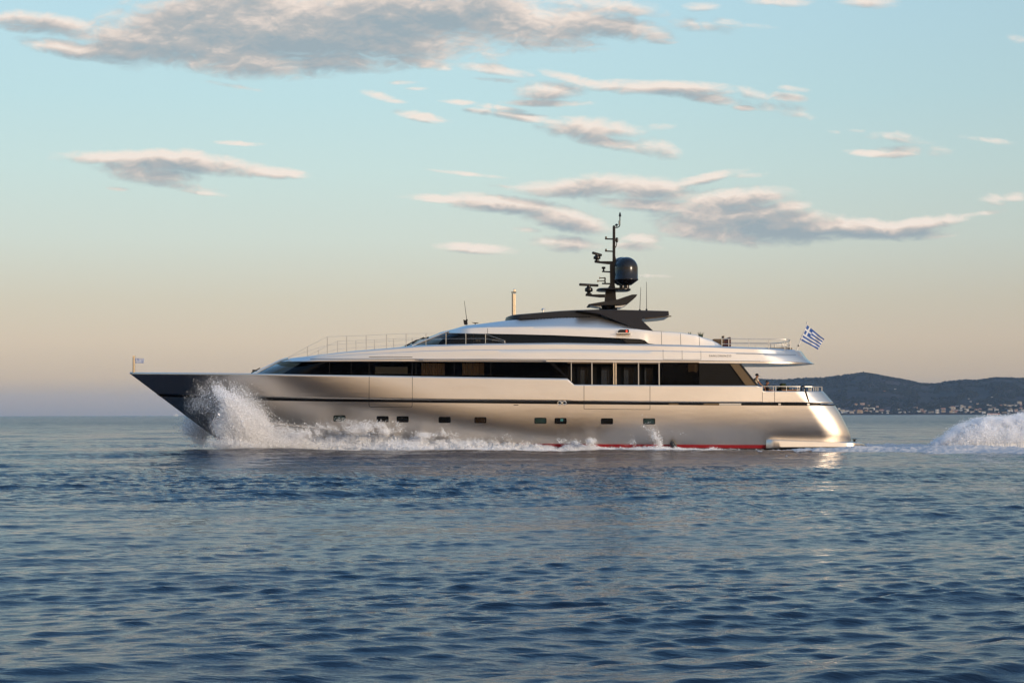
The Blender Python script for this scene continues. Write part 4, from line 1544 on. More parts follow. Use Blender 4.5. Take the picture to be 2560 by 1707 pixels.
mb.pbox(1821, 846.5, 1823, 866, YC - 2.05, YC - 1.9)
obj('sofa_arm', mb, M['steel'], st, smooth=0)
q2 = P(1952, 872, YC - 1.5)
pt_ = thing('sun_pad', 'long low taupe sun pad lying on the upper deck inside the aft rail', 'sun pad', (q2.x, YC, q2.z - .3))
mb = MB()
mb.pbox(1912, 868.8, 1981, 884, YC - 2.3, YC + 2.3)
o = obj('cushion', mb, M['taupe'], pt_, smooth=0)
b_ = o.modifiers.new('bevel', 'BEVEL')
b_.width, b_.segments = 0.05, 3
# mooring line over the stern bulwark
mb = MB()
hp = [(2003.5, 979, YC - 3.6), (2004.5, 966, YC - 3.65), (2007, 963.8, YC - 3.75), (2011, 967, YC - 3.86), (2015, 980, YC - 3.98), (2018.5, 992, YC - 4.04), (2022, 1004, YC - 4.06), (2025, 1011, YC - 3.95)]
pts = []
HV = [P(*q) for q in hp]
for i in range(len(HV) - 1):
    for j in range(5):
        pts.append(HV[i].lerp(HV[i + 1], j / 5))
pts.append(HV[-1])
for _ in range(4):
    pts = [pts[0]] + [(pts[i - 1] + pts[i] * 2 + pts[i + 1]) / 4 for i in range(1, len(pts) - 1)] + [pts[-1]]
mb.tube(pts, 0.04, 8)
o = obj('mooring_line', mb, M['rubber'])
tag(o, 'black mooring line looped over the stern rail and into the dark slot', 'rope')


def flag_cloth(name, corners, parent, amp, nx=54, ny=36, seed=0, phase=0.0):
    """striped flag: nine stripes and a cross in the canton; corners hoist-top, fly-top, fly-bottom, hoist-bottom"""
    a, b_, c, d = corners
    mb_ = MB()
    rows_ = []
    for j in range(ny + 1):
        v = j / ny
        row = []
        for i in range(nx + 1):
            u = i / nx
            p = (a * (1 - u) + b_ * u) * (1 - v) + (d * (1 - u) + c * u) * v
            w = amp * u ** 0.7 * (math.sin(u * 7.0 + v * 3.2 + phase) + 0.18 * math.sin(u * 15 - v * 5))
            row.append(p + Vector((0.12 * w, w, 0.22 * w * (1 - u * .3))))
        rows_.append(row)
    vs = [p for r_ in rows_ for p in r_]
    fs, ms = [], []
    for j in range(ny):
        for i in range(nx):
            fs.append((j * (nx + 1) + i, j * (nx + 1) + i + 1, (j + 1) * (nx + 1) + i + 1, (j + 1) * (nx + 1) + i))
            stripe = int(j / ny * 9)
            blue = stripe % 2 == 0
            if i < nx * 10 / 27 and stripe < 5:
                cx, cyy = i / nx * 27, j / ny * 18
                blue = not (4 <= cx < 6 or 4 <= cyy < 6)
            ms.append(0 if blue else 1)
    mb_.v, mb_.f, mb_.m = vs, fs, ms
    return obj(name, mb_, [M['flagblue'], M['flagwhite']], parent, smooth=80)

fy = YC
base = P(1990.5, 874, fy)
en = thing('ensign', 'large blue and white striped flag with a cross, on a slanting pole at the stern', 'flag', tuple(base), 'national flags')
mb = MB()
tip = P(2018, 809, fy)
mb.tube([base - Vector((0.05, 0, 0.25)), tip], [0.035, 0.022], 8)
mb.lathe(tip, [(0.02, 0), (0.055, 0.03), (0.055, 0.08), (0.01, 0.12)], 12)
obj('flagpole', mb, M['steel'], en)
flag_cloth('cloth', (P(2017, 812, fy), P(2061, 848, fy - .25), P(2044.5, 873.5, fy - .15), P(1999.5, 849, fy)), en, 0.11)
mb = MB()
mb.tube([P(1995, 862, fy - .05), P(1996.5, 866, fy - .05)], 0.045, 8)
obj('halyard_cleat', mb, M['rubber'], en)
jb = P(334, 934, YC)
jk = thing('jack_flag', 'small blue and white striped flag on a short post at the bow tip', 'flag', tuple(jb), 'national flags')
mb = MB()
mb.pbox(332, 890.5, 337.3, 935, YC - .07, YC + .07)
mb.pbox(331, 889.3, 338, 892, YC - .09, YC + .09)
o = obj('flagpole', mb, M['mirror'], jk, smooth=0)
mb = MB()
mb.pbox(331.6, 893, 333.2, 934, YC - .085, YC + .05)  # dark strip along the left edge of the bow post
obj('post_dark_strip', mb, M['rubber'], jk, smooth=0)
flag_cloth('cloth', (P(338, 895, YC), P(360, 896.5, YC - .05), P(359.5, 907.5, YC - .05), P(338, 907.3, YC)), jk, 0.03, 27, 18, phase=1.2)
# ------------------------------------------------------------------ the sea
def build_waves():
    lam, th, amp = [], [], []
    bands = [(22.0, 11.0, 6, 0.020, 124, 10), (9.0, 4.0, 12, 0.034, 124, 12), (3.8, 1.6, 24, 0.032, 122, 18), (1.6, 0.65, 40, 0.066, 116, 20), (0.65, 0.22, 60, 0.145, 114, 26)]
    for l0, l1, n, slope, md, sp in bands:
        L = np.exp(RNG.uniform(np.log(l1), np.log(l0), n))
        A = np.radians(RNG.normal(md, sp, n))
        a = slope * math.sqrt(2.0 / n) * L / (2 * math.pi)
        lam.append(L); th.append(A); amp.append(a)
    lam, th, amp = map(np.concatenate, (lam, th, amp))
    ph = RNG.uniform(0, 2 * np.pi, len(lam))
    return lam, th, amp, ph

W_LAM, W_TH, W_AMP, W_PH = build_waves()


def bumps(x, y):
    """low swells pushed up beside and ahead of the hull"""
    h = 0.20 * np.exp(-((y + 2.6 + 0.12 * np.maximum(0, x + 10)) / 1.5) ** 2) * np.clip((x + 30) / 9, 0, 1) * np.clip((34 - x) / 10, 0, 1)
    h += 0.13 * np.exp(-((y + 8.5 + 0.16 * (x + 10)) / 2.8) ** 2) * np.clip((x + 27) / 8, 0, 1) * np.clip((40 - x) / 10, 0, 1)
    h += 0.32 * np.exp(-((x - 26.5) / 3.2) ** 2 - ((y - 2.0) / 2.6) ** 2)
    h -= 0.25 * np.exp(-((x - 22.5) / 1.8) ** 2 - ((y - 3.0) / 3.0) ** 2)
    return h


def wave_disp(x, y, spacing):
    dx, dy, dz = np.zeros_like(x), np.zeros_like(x), np.zeros_like(x)
    patch = 0.78 + 0.26 * np.sin(x * 0.043 + 1.3 * np.sin(y * 0.021) + y * 0.057) + 0.20 * np.sin(-x * 0.09 + y * 0.13 + 2.0) + 0.16 * np.sin(x * 0.21 + y * 0.19 + 1.0)
    patch = np.clip(patch, 0.3, 1.5) ** 1.5
    for L, t, a, p in zip(W_LAM, W_TH, W_AMP, W_PH):
        kk = 2 * math.pi / L
        att = np.clip(L / (2.2 * spacing) - 0.6, 0, 1)
        idx = att > 0
        if not idx.any():
            continue
        aa = a * att[idx] * (patch[idx] if L < 3.5 else 1.0)
        q = kk * (x[idx] * math.cos(t) + y[idx] * math.sin(t)) + p
        s = np.sin(q)
        dz[idx] += aa * np.cos(q)
        dx[idx] -= 0.6 * aa * s * math.cos(t)
        dy[idx] -= 0.6 * aa * s * math.sin(t)
    return dx, dy, dz + bumps(x, y)


def sea_z(x, y):
    xa, ya = np.array([float(x)]), np.array([float(y)])
    return float(wave_disp(xa, ya, np.array([0.3]))[2][0])


rs = [1.5]
while rs[-1] < 11000:
    r_ = rs[-1]
    if r_ < 13:
        d = 0.35
    elif r_ < 45:
        d = 0.035 + 0.075 * (r_ - 13) / 32
    elif r_ < 170:
        d = 0.11 + 0.20 * (r_ - 45) / 125
    elif r_ < 700:
        d = 0.31 + 2.6 * ((r_ - 170) / 530)
    else:
        d = r_ * 0.035
    rs.append(r_ + d)
rs = np.array(rs)
ang = np.concatenate([np.linspace(-180, -20, 90, endpoint=False), np.linspace(-20, -16, 40, endpoint=False), np.linspace(-16, 16, 820, endpoint=False), np.linspace(16, 20, 40, endpoint=False),
                      np.linspace(20, 180, 90, endpoint=False)])
ar = np.radians(ang)
GX = rs[:, None] * np.sin(ar)[None, :]
GY = -120.0 + rs[:, None] * np.cos(ar)[None, :]
dr = np.gradient(rs)
da = np.minimum(np.gradient(ar), 2.0)
SPC = np.maximum(dr[:, None] * np.ones_like(ar)[None, :], rs[:, None] * np.abs(da)[None, :])
xf, yf, sf = GX.ravel(), GY.ravel(), SPC.ravel()
dx, dy, dz = wave_disp(xf, yf, sf)
sv = np.stack([xf + dx, yf + dy, dz], 1)
nr, na = len(rs), len(ar)
ii, jj = np.meshgrid(np.arange(nr - 1), np.arange(na), indexing='ij')
j2 = (jj + 1) % na
sfc = np.stack([ii * na + jj, ii * na + j2, (ii + 1) * na + j2, (ii + 1) * na + jj], -1).reshape(-1, 4)[:, ::-1]

wm = bpy.data.materials.new('sea_water')
wm.use_nodes = True
k = NG(wm.node_tree)
b = wm.node_tree.nodes['Principled BSDF']
b.inputs['Base Color'].default_value = (0.002, 0.009, 0.024, 1)
b.inputs['Roughness'].default_value = 0.06
b.inputs['IOR'].default_value = 1.333
b.inputs['Specular IOR Level'].default_value = 0.17
geo = k.n('ShaderNodeNewGeometry').outputs['Position']
mpr = k.n('ShaderNodeMapping')
k.put(mpr.inputs['Vector'], geo)
mpr.inputs['Rotation'].default_value = (0, 0, R(-26))
mpr.inputs['Scale'].default_value = (0.55, 1.35, 0.0)
rip = mpr.outputs[0]
n1 = k.noise(rip, 5.0, 5.0, 0.6, 0.3)
n2 = k.noise(rip, 0.55, 3.0, 0.5)
# small ripples everywhere; farther out, where the mesh is too coarse for the chop, the chop is bump and roughness
far = k.smooth(k.vmath('LENGTH', k.vmath('SUBTRACT', geo, (0.0, -120.0, 0.0))), 110.0, 600.0)
n3 = k.noise(k.vmath('MULTIPLY', geo, (1.0, 1.0, 0.0)), 0.30, 4.0, 0.6, 0.2)
mid = k.smooth(k.vmath('LENGTH', k.vmath('SUBTRACT', geo, (0.0, -120.0, 0.0))), 24.0, 75.0)
n4 = k.noise(rip, 1.7, 4.0, 0.6, 0.2)
hgt = k.math('ADD', k.math('MULTIPLY', n1, k.math('MULTIPLY_ADD', n2, 0.050, 0.008)), k.math('MULTIPLY', n3, k.math('MULTIPLY', far, 2.2)))
hgt = k.math('ADD', hgt, k.math('MULTIPLY', n4, k.math('MULTIPLY', mid, 0.24)))
bp = k.n('ShaderNodeBump')
bp.inputs['Distance'].default_value = 1.0
bp.inputs['Strength'].default_value = 0.6
k.put(bp.inputs['Height'], hgt)
k.put(b.inputs['Normal'], bp.outputs[0])
k.put(b.inputs['Roughness'], k.math('MULTIPLY_ADD', far, 0.16, 0.06))
sea = raw_mesh('sea', sv, sfc, wm)
tag(sea, None, None, kind='structure')

# ------------------------------------------------------------------ hills across the water
RIDGE = [(1500, 1012), (1600, 995), (1700, 975), (1800, 958), (1850, 951), (1904, 950), (1930, 951.7), (1960, 952), (1985, 950), (2010, 947.7), (2035, 947), (2060, 946.8), (2090, 942.3), (2120, 938.5), (2150, 934.7),
         (2165, 933.8), (2185, 936.5), (2200, 940), (2225, 944.5), (2250, 949), (2280, 955), (2300, 960), (2320, 962), (2340, 961.3), (2365, 957.5), (2400, 952.5), (2415, 952), (2440, 953),
         (2470, 949), (2490, 946.3), (2510, 945.8), (2540, 947.5), (2600, 950), (2720, 948), (2850, 960), (3000, 985), (3150, 1010)]
Y_SHORE, Y_RIDGE = 4900.0, 6300.0
HX0, HX1 = 1420, 3220


def ridge_z(px):
    return P(px, lerp_curve(RIDGE, px), Y_RIDGE).z


NXH, NYH = 340, 70
hz = np.zeros((NYH + 1, NXH + 1))
hrows = []
ridge_cache = [ridge_z(HX0 + (HX1 - HX0) * i / NXH) for i in range(NXH + 1)]
for j in range(NYH + 1):
    s = j / NYH * 1.12
    row = []
    for i in range(NXH + 1):
        px = HX0 + (HX1 - HX0) * i / NXH
        yv = Y_SHORE + s * (Y_RIDGE - Y_SHORE)
        edge = min(1.0, (px - HX0) / 150, (HX1 - px) / 150)
        yy = yv + 900 * (1 - max(0.0, edge)) ** 2
        x = P(px, 1030, yy).x
        rz = ridge_cache[i]
        prof = s ** 1.15 if s <= 1 else 1 - (s - 1) * 1.6
        z = 2.0 + (rz - 2.0) * prof
        # spurs and gullies down the slope
        ww = math.sin(min(1, s) * math.pi)
        z += ww * (9 * noise.noise(Vector((x / 420 + 3, yy / 900, 0))) + 5 * noise.noise(Vector((x / 170, yy / 420, 2))))
        if j == 0:
            z = -3.0
        row.append(Vector((x, yy, z)))
    hrows.append(row)
mb = MB()
mb.grid(hrows)
hm = bpy.data.materials.new('hillside_ground')
hm.use_nodes = True
k = NG(hm.node_tree)
b = hm.node_tree.nodes['Principled BSDF']
geo = k.n('ShaderNodeNewGeometry').outputs['Position']
nn = k.noise(geo, 0.012, 6.0, 0.62)
n3 = k.noise(geo, 0.0028, 4.0, 0.55)
c1 = k.mix(k.smooth(nn, 0.35, 0.7), (0.010, 0.015, 0.012), (0.032, 0.026, 0.024))
k.put(b.inputs['Base Color'], k.mix(k.smooth(n3, 0.45, 0.65), c1, (0.050, 0.038, 0.036)))
b.inputs['Roughness'].default_value = 0.95
b.inputs['Specular IOR Level'].default_value = 0.1
hills = obj('hills', mb, hm, smooth=180)
tag(hills, None, None, kind='structure')


def hill_at(px, s):
    """ground point on the slope: s = 0 at the shore, 1 on the ridge"""
    fi = min(max((px - HX0) / (HX1 - HX0) * NXH, 0), NXH - 1.001)
    fj = min(max(s / 1.12 * NYH, 0), NYH - 1.001)
    i, j = int(fi), int(fj)
    u, v = fi - i, fj - j
    return (hrows[j][i] * (1 - u) + hrows[j][i + 1] * u) * (1 - v) + (hrows[j + 1][i] * (1 - u) + hrows[j + 1][i + 1] * u) * v


def hill_pix(px, py):
    """ground point of the slope that the photograph shows at this pixel"""
    for n_ in range(2, 1000):
        s = n_ / 1000
        g = hill_at(px, s)
        if pixel_of(g)[1] <= py:
            return g
    return hill_at(px, 1.0)


# woodland on the slope: thousands of small crowns, one mass
ico = bmesh.new()
bmesh.ops.create_icosphere(ico, subdivisions=1, radius=1.0)
IV = np.array([v.co[:] for v in ico.verts])
IFc = np.array([[v.index for v in f.verts] for f in ico.faces])
ico.free()
NT = 9000
vs, fs = [], []
for t in range(NT):
    px = RNG.uniform(1850, 2700)
    s = RNG.uniform(0.02, 1.01) if RNG.random() > 0.22 else RNG.uniform(0.96, 1.004)
    if noise.noise(Vector((px / 45, s * 6, 5))) < -0.16 and s < 0.95:
        continue
    g = hill_at(px, s)
    if s < 0.10 and RNG.random() < 0.55:
        continue
    r_ = RNG.uniform(2.2, 4.4) * (1.35 if s > .95 else 1.0)
    sc = np.array([r_ * RNG.uniform(.9, 1.5), r_, r_ * RNG.uniform(.6, 1.0)])
    w = IV * sc * (1 + RNG.uniform(-.22, .22, (len(IV), 1))) + np.array([g.x, g.y, g.z + sc[2] * 0.45])
    vs.append(w)
    fs.append(IFc + len(IV) * (len(vs) - 1))
wmt = bpy.data.materials.new('woodland_leaf')
wmt.use_nodes = True
k = NG(wmt.node_tree)
b = wmt.node_tree.nodes['Principled BSDF']
geo = k.n('ShaderNodeNewGeometry').outputs['Position']
k.put(b.inputs['Base Color'], k.mix(k.noise(geo, 0.03, 5.0, 0.7), (0.008, 0.014, 0.010), (0.026, 0.026, 0.021)))
b.inputs['Roughness'].default_value = 0.9
b.inputs['Specular IOR Level'].default_value = 0.1
wood = raw_mesh('hillside_woodland', np.concatenate(vs), np.concatenate(fs), wmt, smooth=False)
tag(wood, 'dark scrub woodland covering the far hillside', 'woodland', kind='stuff')

# umbrella pines standing along the crest by the old fort
PINES = [(2474, 2.6, 'round dark pine at the left end of the row beside the hilltop fort'), (2482, 3.1, 'tallest dark pine in the row left of the hilltop fort'),
         (2488.5, 2.8, 'flat-topped dark pine in the row left of the hilltop fort, second from the fort'), (2494.5, 2.5, 'small dark pine standing closest to the left wall of the hilltop fort'),
         (2529, 3.2, 'broad dark pine on the crest, first to the right of the hilltop fort'), (2538, 2.8, 'low dark pine on the crest, second to the right of the hilltop fort'),
         (2173, 2.2, 'dark rounded tree on the highest summit just right of the taller radio mast'), (2191, 2.4, 'dark rounded tree on the slope right of the highest summit')]
for q, (px, r_, lab) in enumerate(PINES):
    g = hill_at(px, 1.0)
    t = thing('pine_tree', lab, 'tree', tuple(g), 'trees standing out on the crest')
    mb = MB()
    mb.tube([g - Vector((0, 0, 2)), g + Vector((.2, 0, r_ * .9)), g + Vector((0, 0, r_ * 1.5))], [.5, .35, .2], 7)
    obj('trunk', mb, M['wicker'], t)
    mb = MB()
    rnd = random.Random(q)
    for _ in range(26):
        a, rad = rnd.uniform(0, 6.28), r_ * 1.25 * math.sqrt(rnd.random())
        c = g + Vector((rad * math.cos(a), rad * math.sin(a), r_ * (1.15 + .7 * rnd.random() * (1 - rad / (r_ * 1.6)))))
        rr_ = r_ * rnd.uniform(.25, .45)
        mb.add([c + Vector(tuple(v)) * rr_ * rnd.uniform(.8, 1.2) for v in IV], [tuple(f) for f in IFc])
    obj('crown', mb, wmt, t, smooth=0)

# the old fort on the crest
g = hill_at(2505, 1.0)
fort = thing('hilltop_fort', 'ruined pale brown stone fort with a square tower on the crest of the far hill', 'fort', tuple(g))
stone = mat('weathered_stone', (0.30, 0.24, 0.19), 0.95, var=0.25, vscale=0.2)
mb = MB()
a = hill_at(2498, 1.0); b_ = hill_at(2513, 1.0)
top_t, top_w, bot = P(2500, 943.2, Y_RIDGE).z, P(2508, 945.2, Y_RIDGE).z, min(a.z, b_.z) - 6
x0, x1, x2 = P(2498, 950, Y_RIDGE).x, P(2504, 950, Y_RIDGE).x, P(2513.5, 950, Y_RIDGE).x
mb.box(((x0 + x1) / 2, Y_RIDGE, (top_t + bot) / 2), (x1 - x0, 8, top_t - bot))
obj('tower', mb, stone, fort, smooth=0)
mb = MB()
zc = (top_w + bot) / 2
mb.box(((x1 + x2) / 2, Y_RIDGE, zc), (x2 - x1 - .02, 7, top_w - bot))
for i in range(6):
    mb.box((x1 + (i + .5) * (x2 - x1) / 6, Y_RIDGE - 3, top_w + .4), ((x2 - x1) / 12, .8, .8))
obj('curtain_wall', mb, stone, fort, smooth=0)
# radio masts on the summit
for px, h, lab in ((2150.5, 8.5, 'thin radio mast on the summit of the far hill, the shorter left one'), (2162.5, 11.0, 'thin radio mast on the summit of the far hill, the taller right one')):
    g = hill_at(px, 1.0)
    mb = MB()
    for q in range(3):
        an = q * 2.094
        mb.tube([g + Vector((1.0 * math.cos(an), 1.0 * math.sin(an), -2)), g + Vector((.15 * math.cos(an), .15 * math.sin(an), h))], .26, 5)
    for i in range(8):
        zz = h * i / 8
        rr_ = 1.0 - .85 * zz / h
        mb.tube([g + Vector((rr_ * math.cos(q * 2.094), rr_ * math.sin(q * 2.094), zz)) for q in (0, 1, 2, 0)], .08, 4)
    mb.tube([g + Vector((0, 0, h)), g + Vector((0, 0, h + 3))], .2, 5)
    mb.box(g + Vector((0, 0, h * .8)), (1.4, 1.0, 1.4))
    o = obj('radio_mast', mb, M['steel'], loc=tuple(g))
    tag(o, lab, 'mast', 'radio masts on the summit')

# ------------------------------------------------------------------ houses along the far shore
WALLC = {'white': (0.46, 0.47, 0.47), 'cream': (0.38, 0.34, 0.29), 'ochre': (0.32, 0.24, 0.16), 'pink': (0.31, 0.23, 0.20), 'grey': (0.36, 0.35, 0.34)}
WM = {c: mat(c + '_render', v, 0.9, var=0.1, vscale=0.4) for c, v in WALLC.items()}
RM = {'red tiled': mat('roof_tile', (0.26, 0.10, 0.055), 0.9, var=0.2, vscale=0.6), 'flat': mat('roof_screed', (0.40, 0.37, 0.33), 0.9, var=0.1)}
OPEN = mat('dark_opening', (0.03, 0.032, 0.035), 0.3)
# left to right: pixel x of the middle, pixel y of the base, width and height in metres, colour, roof
HOUSES = [
    (2097.5, 1024.0, 6, 4.5, 'white', 'flat'), (2106, 1027.2, 13, 3.5, 'cream', 'flat'), (2110, 1032.3, 16, 5.5, 'white', 'flat'), (2119, 1028.4, 8, 3, 'white', 'flat'), (2129, 1033, 11, 5.5, 'cream', 'flat'),
    (2136, 1027.5, 4, 3.5, 'ochre', 'flat'), (2149, 1032.8, 15, 8.5, 'ochre', 'red tiled'), (2157, 1032.2, 7, 4, 'white', 'flat'), (2163, 1023.8, 11, 5.5, 'cream', 'flat'), (2171, 1024.8, 5, 5, 'white', 'flat'),
    (2181, 1024.2, 12, 5.5, 'white', 'flat'), (2193.5, 1020.8, 7, 6.5, 'pink', 'flat'), (2166, 1028.6, 11, 3, 'ochre', 'red tiled'), (2175, 1030.4, 9, 4, 'cream', 'flat'), (2192, 1029.8, 8, 4, 'cream', 'flat'),
    (2172, 1015.5, 7, 3.5, 'ochre', 'flat'), (2140, 1013.5, 8, 4.5, 'ochre', 'red tiled'), (2156, 1012.2, 12, 5.5, 'pink', 'flat'), (2204, 1026.8, 12, 3, 'pink', 'red tiled'), (2204, 1033.2, 5, 3.5, 'white', 'flat'),
    (2219, 1029.6, 8, 4, 'white', 'flat'), (2219, 1033.6, 5, 3.5, 'white', 'flat'), (2249, 1026, 10, 3.5, 'white', 'flat'), (2250, 1033, 8, 4, 'white', 'flat'), (2261, 1032.6, 6, 4.5, 'grey', 'flat'), (2272, 1032.4, 5, 4, 'grey', 'flat'),
    (2289, 1021, 11, 3.5, 'pink', 'flat'), (2305, 1020, 8, 2.5, 'white', 'flat'), (2285, 1031.8, 9, 3.5, 'cream', 'flat'), (2297, 1032.5, 9, 6.5, 'white', 'flat'), (2304, 1026, 8, 4.5, 'pink', 'flat'), (2308, 1032.2, 11, 4.5, 'pink', 'red tiled'),
    (2314, 1028.4, 6, 3, 'white', 'flat'), (2324, 1032.4, 6, 4, 'grey', 'flat'), (2331, 1032.4, 8, 4.5, 'cream', 'flat'), (2343, 1027, 9, 4, 'white', 'flat'), (2343, 1033, 9, 5, 'white', 'flat'), (2353, 1017, 6, 2.5, 'cream', 'flat'),
    (2358, 1024, 12, 4, 'pink', 'red tiled'), (2358, 1030.5, 11, 4.5, 'ochre', 'flat'), (2372, 1019.5, 8, 2.5, 'grey', 'flat'), (2382, 1022, 13, 6, 'cream', 'red tiled'), (2382, 1026.8, 9, 5, 'pink', 'flat'), (2377, 1032, 7, 6, 'ochre', 'flat'),
    (2384, 1031.6, 10, 3, 'white', 'flat'), (2395, 1016.2, 13, 2.5, 'white', 'flat'), (2404.5, 1017.5, 7, 5.5, 'cream', 'flat'), (2411, 1016.8, 6, 2, 'grey', 'flat'), (2406, 1022.3, 14, 4.5, 'white', 'flat'), (2395, 1026.4, 14, 3, 'white', 'flat'),
    (2403, 1027.4, 8, 4, 'white', 'flat'), (2391, 1031.5, 12, 4.5, 'pink', 'red tiled'), (2416, 1027.5, 11, 6, 'white', 'flat'), (2417, 1031.2, 12, 4, 'cream', 'flat'), (2424, 1020, 8, 5, 'ochre', 'flat'), (2430, 1032.5, 11, 5, 'cream', 'flat'),
    (2434, 1023.2, 9, 3, 'white', 'flat'), (2441, 1027.4, 10, 4.5, 'cream', 'red tiled'), (2444, 1011, 6, 3.5, 'ochre', 'flat'), (2422, 997.6, 4, 2, 'grey', 'flat'), (2427, 1004.6, 5, 2, 'grey', 'flat'), (2450, 1026.5, 9, 5, 'pink', 'red tiled'),
    (2449, 1031, 8, 4.5, 'cream', 'flat'), (2459.5, 1033, 9, 5, 'white', 'flat'), (2455, 1020.8, 16, 2, 'ochre', 'flat'), (2469.5, 1014.8, 5, 4.5, 'cream', 'flat'), (2476, 1015.5, 7, 3, 'white', 'flat'), (2475.5, 1026.5, 11, 6, 'cream', 'flat'),
    (2484, 1022.5, 9, 4.5, 'pink', 'flat'), (2491, 1027.6, 10, 5.5, 'white', 'flat'), (2480, 993.8, 5, 2, 'white', 'flat'), (2502, 1016.5, 8, 4, 'ochre', 'red tiled'), (2510, 1014.6, 12, 4, 'cream', 'flat'), (2526, 1016, 16, 4, 'cream', 'flat'),
    (2541, 1015, 9, 3.5, 'white', 'flat'), (2548.5, 1011, 11, 8, 'cream', 'flat'), (2536, 1009.8, 9, 2, 'white', 'flat'), (2552, 1015.5, 7, 4, 'pink', 'red tiled'), (2511, 1032, 14, 2.5, 'ochre', 'flat'), (2525, 1029.5, 13, 5.5, 'white', 'flat'),
    (2521, 1023, 18, 2.5, 'cream', 'flat'), (2540, 1029, 9, 6.5, 'pink', 'flat'), (2552, 1023, 9, 4, 'cream', 'red tiled'), (2556, 1027, 9, 4, 'grey', 'flat'), (2146.5, 969, 0, 0, '', ''), (2239.5, 975, 7, 3.5, 'white', 'flat'), (2211, 979.5, 8, 2, 'ochre', 'red tiled'),
]
HOUSES = [h for h in HOUSES if h[2] > 0]
ORD = ['first', 'second', 'third', 'fourth', 'fifth', 'sixth', 'seventh', 'eighth', 'ninth', 'tenth', 'eleventh', 'twelfth', 'thirteenth', 'fourteenth', 'fifteenth', 'sixteenth', 'seventeenth', 'eighteenth']


def house_tier(py):
    return 'waterfront row' if py >= 1029.5 else 'second row above the water' if py >= 1021.5 else 'lower slope' if py >= 1008 else 'open hillside high above the shore'


seen = {}
for px, py, w, h, colr, roof in sorted(HOUSES):
    storeys = 'one-storey' if h < 4.2 else 'two-storey' if h < 6.2 else 'three-storey'
    key = (colr, roof, storeys, house_tier(py))
    seen.setdefault(key, []).append((px, py))
for px, py, w, h, colr, roof in sorted(HOUSES):
    storeys = 'one-storey' if h < 4.2 else 'two-storey' if h < 6.2 else 'three-storey'
    key = (colr, roof, storeys, house_tier(py))
    L = seen[key]
    i = L.index((px, py))
    desc = '%s %s %s-roofed house' % (colr, storeys, roof)
    if len(L) == 1:
        lab = 'the only %s in the %s' % (desc, house_tier(py))
    elif i == len(L) - 1:
        lab = 'rightmost %s in the %s' % (desc, house_tier(py))
    elif i == 0:
        lab = 'leftmost %s in the %s' % (desc, house_tier(py))
    else:
        lab = '%s from left, %s, %s' % (ORD[i], desc, house_tier(py))
    g = hill_pix(px, py)
    dist = g.y - CAM.y
    scl = dist / 5000.0
    w_, h_, d_ = w * scl * 0.93, h * scl, max(6.0, w * .7)
    z0 = g.z - 0.4
    t = thing('house', lab, 'house', (g.x, g.y, z0), 'houses along the far shore')
    mb = MB()
    mb.box((g.x, g.y, z0 + h_ / 2 - 1.0), (w_, d_, h_ + 2.0))
    if w > 9 and h > 5:
        mb.box((g.x + w_ * .3, g.y - d_ * .5 - .9, z0 + h_ * .25 - .5), (w_ * .38, 1.8, h_ * .5 + 1))
    obj('wall', mb, WM[colr], t, smooth=0)
    mb = MB()
    zt = z0 + h_
    if roof == 'flat':
        mb.box((g.x, g.y, zt + .18), (w_ + .5, d_ + .5, .36))
    else:
        e = .5
        A = [(-w_ / 2 - e, -d_ / 2 - e), (w_ / 2 + e, -d_ / 2 - e), (w_ / 2 + e, d_ / 2 + e), (-w_ / 2 - e, d_ / 2 + e)]
        vs_ = [Vector((g.x + a_, g.y + c_, zt + .02)) for a_, c_ in A] + [Vector((g.x - w_ * .22, g.y, zt + 1.7)), Vector((g.x + w_ * .22, g.y, zt + 1.7))]
        mb.add(vs_, [(0, 1, 5, 4), (1, 2, 5), (2, 3, 4, 5), (3, 0, 4), (3, 2, 1, 0)])
    obj('roof', mb, RM[roof], t, smooth=0)
    ns = {'one-storey': 1, 'two-storey': 2, 'three-storey': 3}[storeys]
    nw = max(1, int(w_ / 3.4))
    for fl in range(ns):
        for q in range(nw):
            zc = z0 + (fl + .55) * h_ / ns
            if w > 9 and h > 5 and zc - z0 < h_ * .6 and (q + .5) / nw > .58:
                continue
            mb = MB()
            mb.box((g.x + ((q + .5) / nw - .5) * w_, g.y - d_ / 2 - .06, zc), (min(1.7, w_ / nw * .55), .16, h_ / ns * .45))
            obj('window', mb, OPEN, t, smooth=0)

# low sea wall / road bank along part of the shore
g0, g1 = hill_pix(2465, 1034), hill_pix(2497, 1034)
mb = MB()
mb.box(((g0.x + g1.x) / 2, g0.y - 12, 1.0), (g1.x - g0.x, 2.0, 5.0))
o = obj('sea_wall', mb, mat('pink_stone', (0.34, 0.20, 0.16), 0.9, var=0.2, vscale=.3), loc=((g0.x + g1.x) / 2, g0.y - 12, 0))
tag(o, 'low pinkish stone sea wall along the water in front of the far houses', 'sea wall')


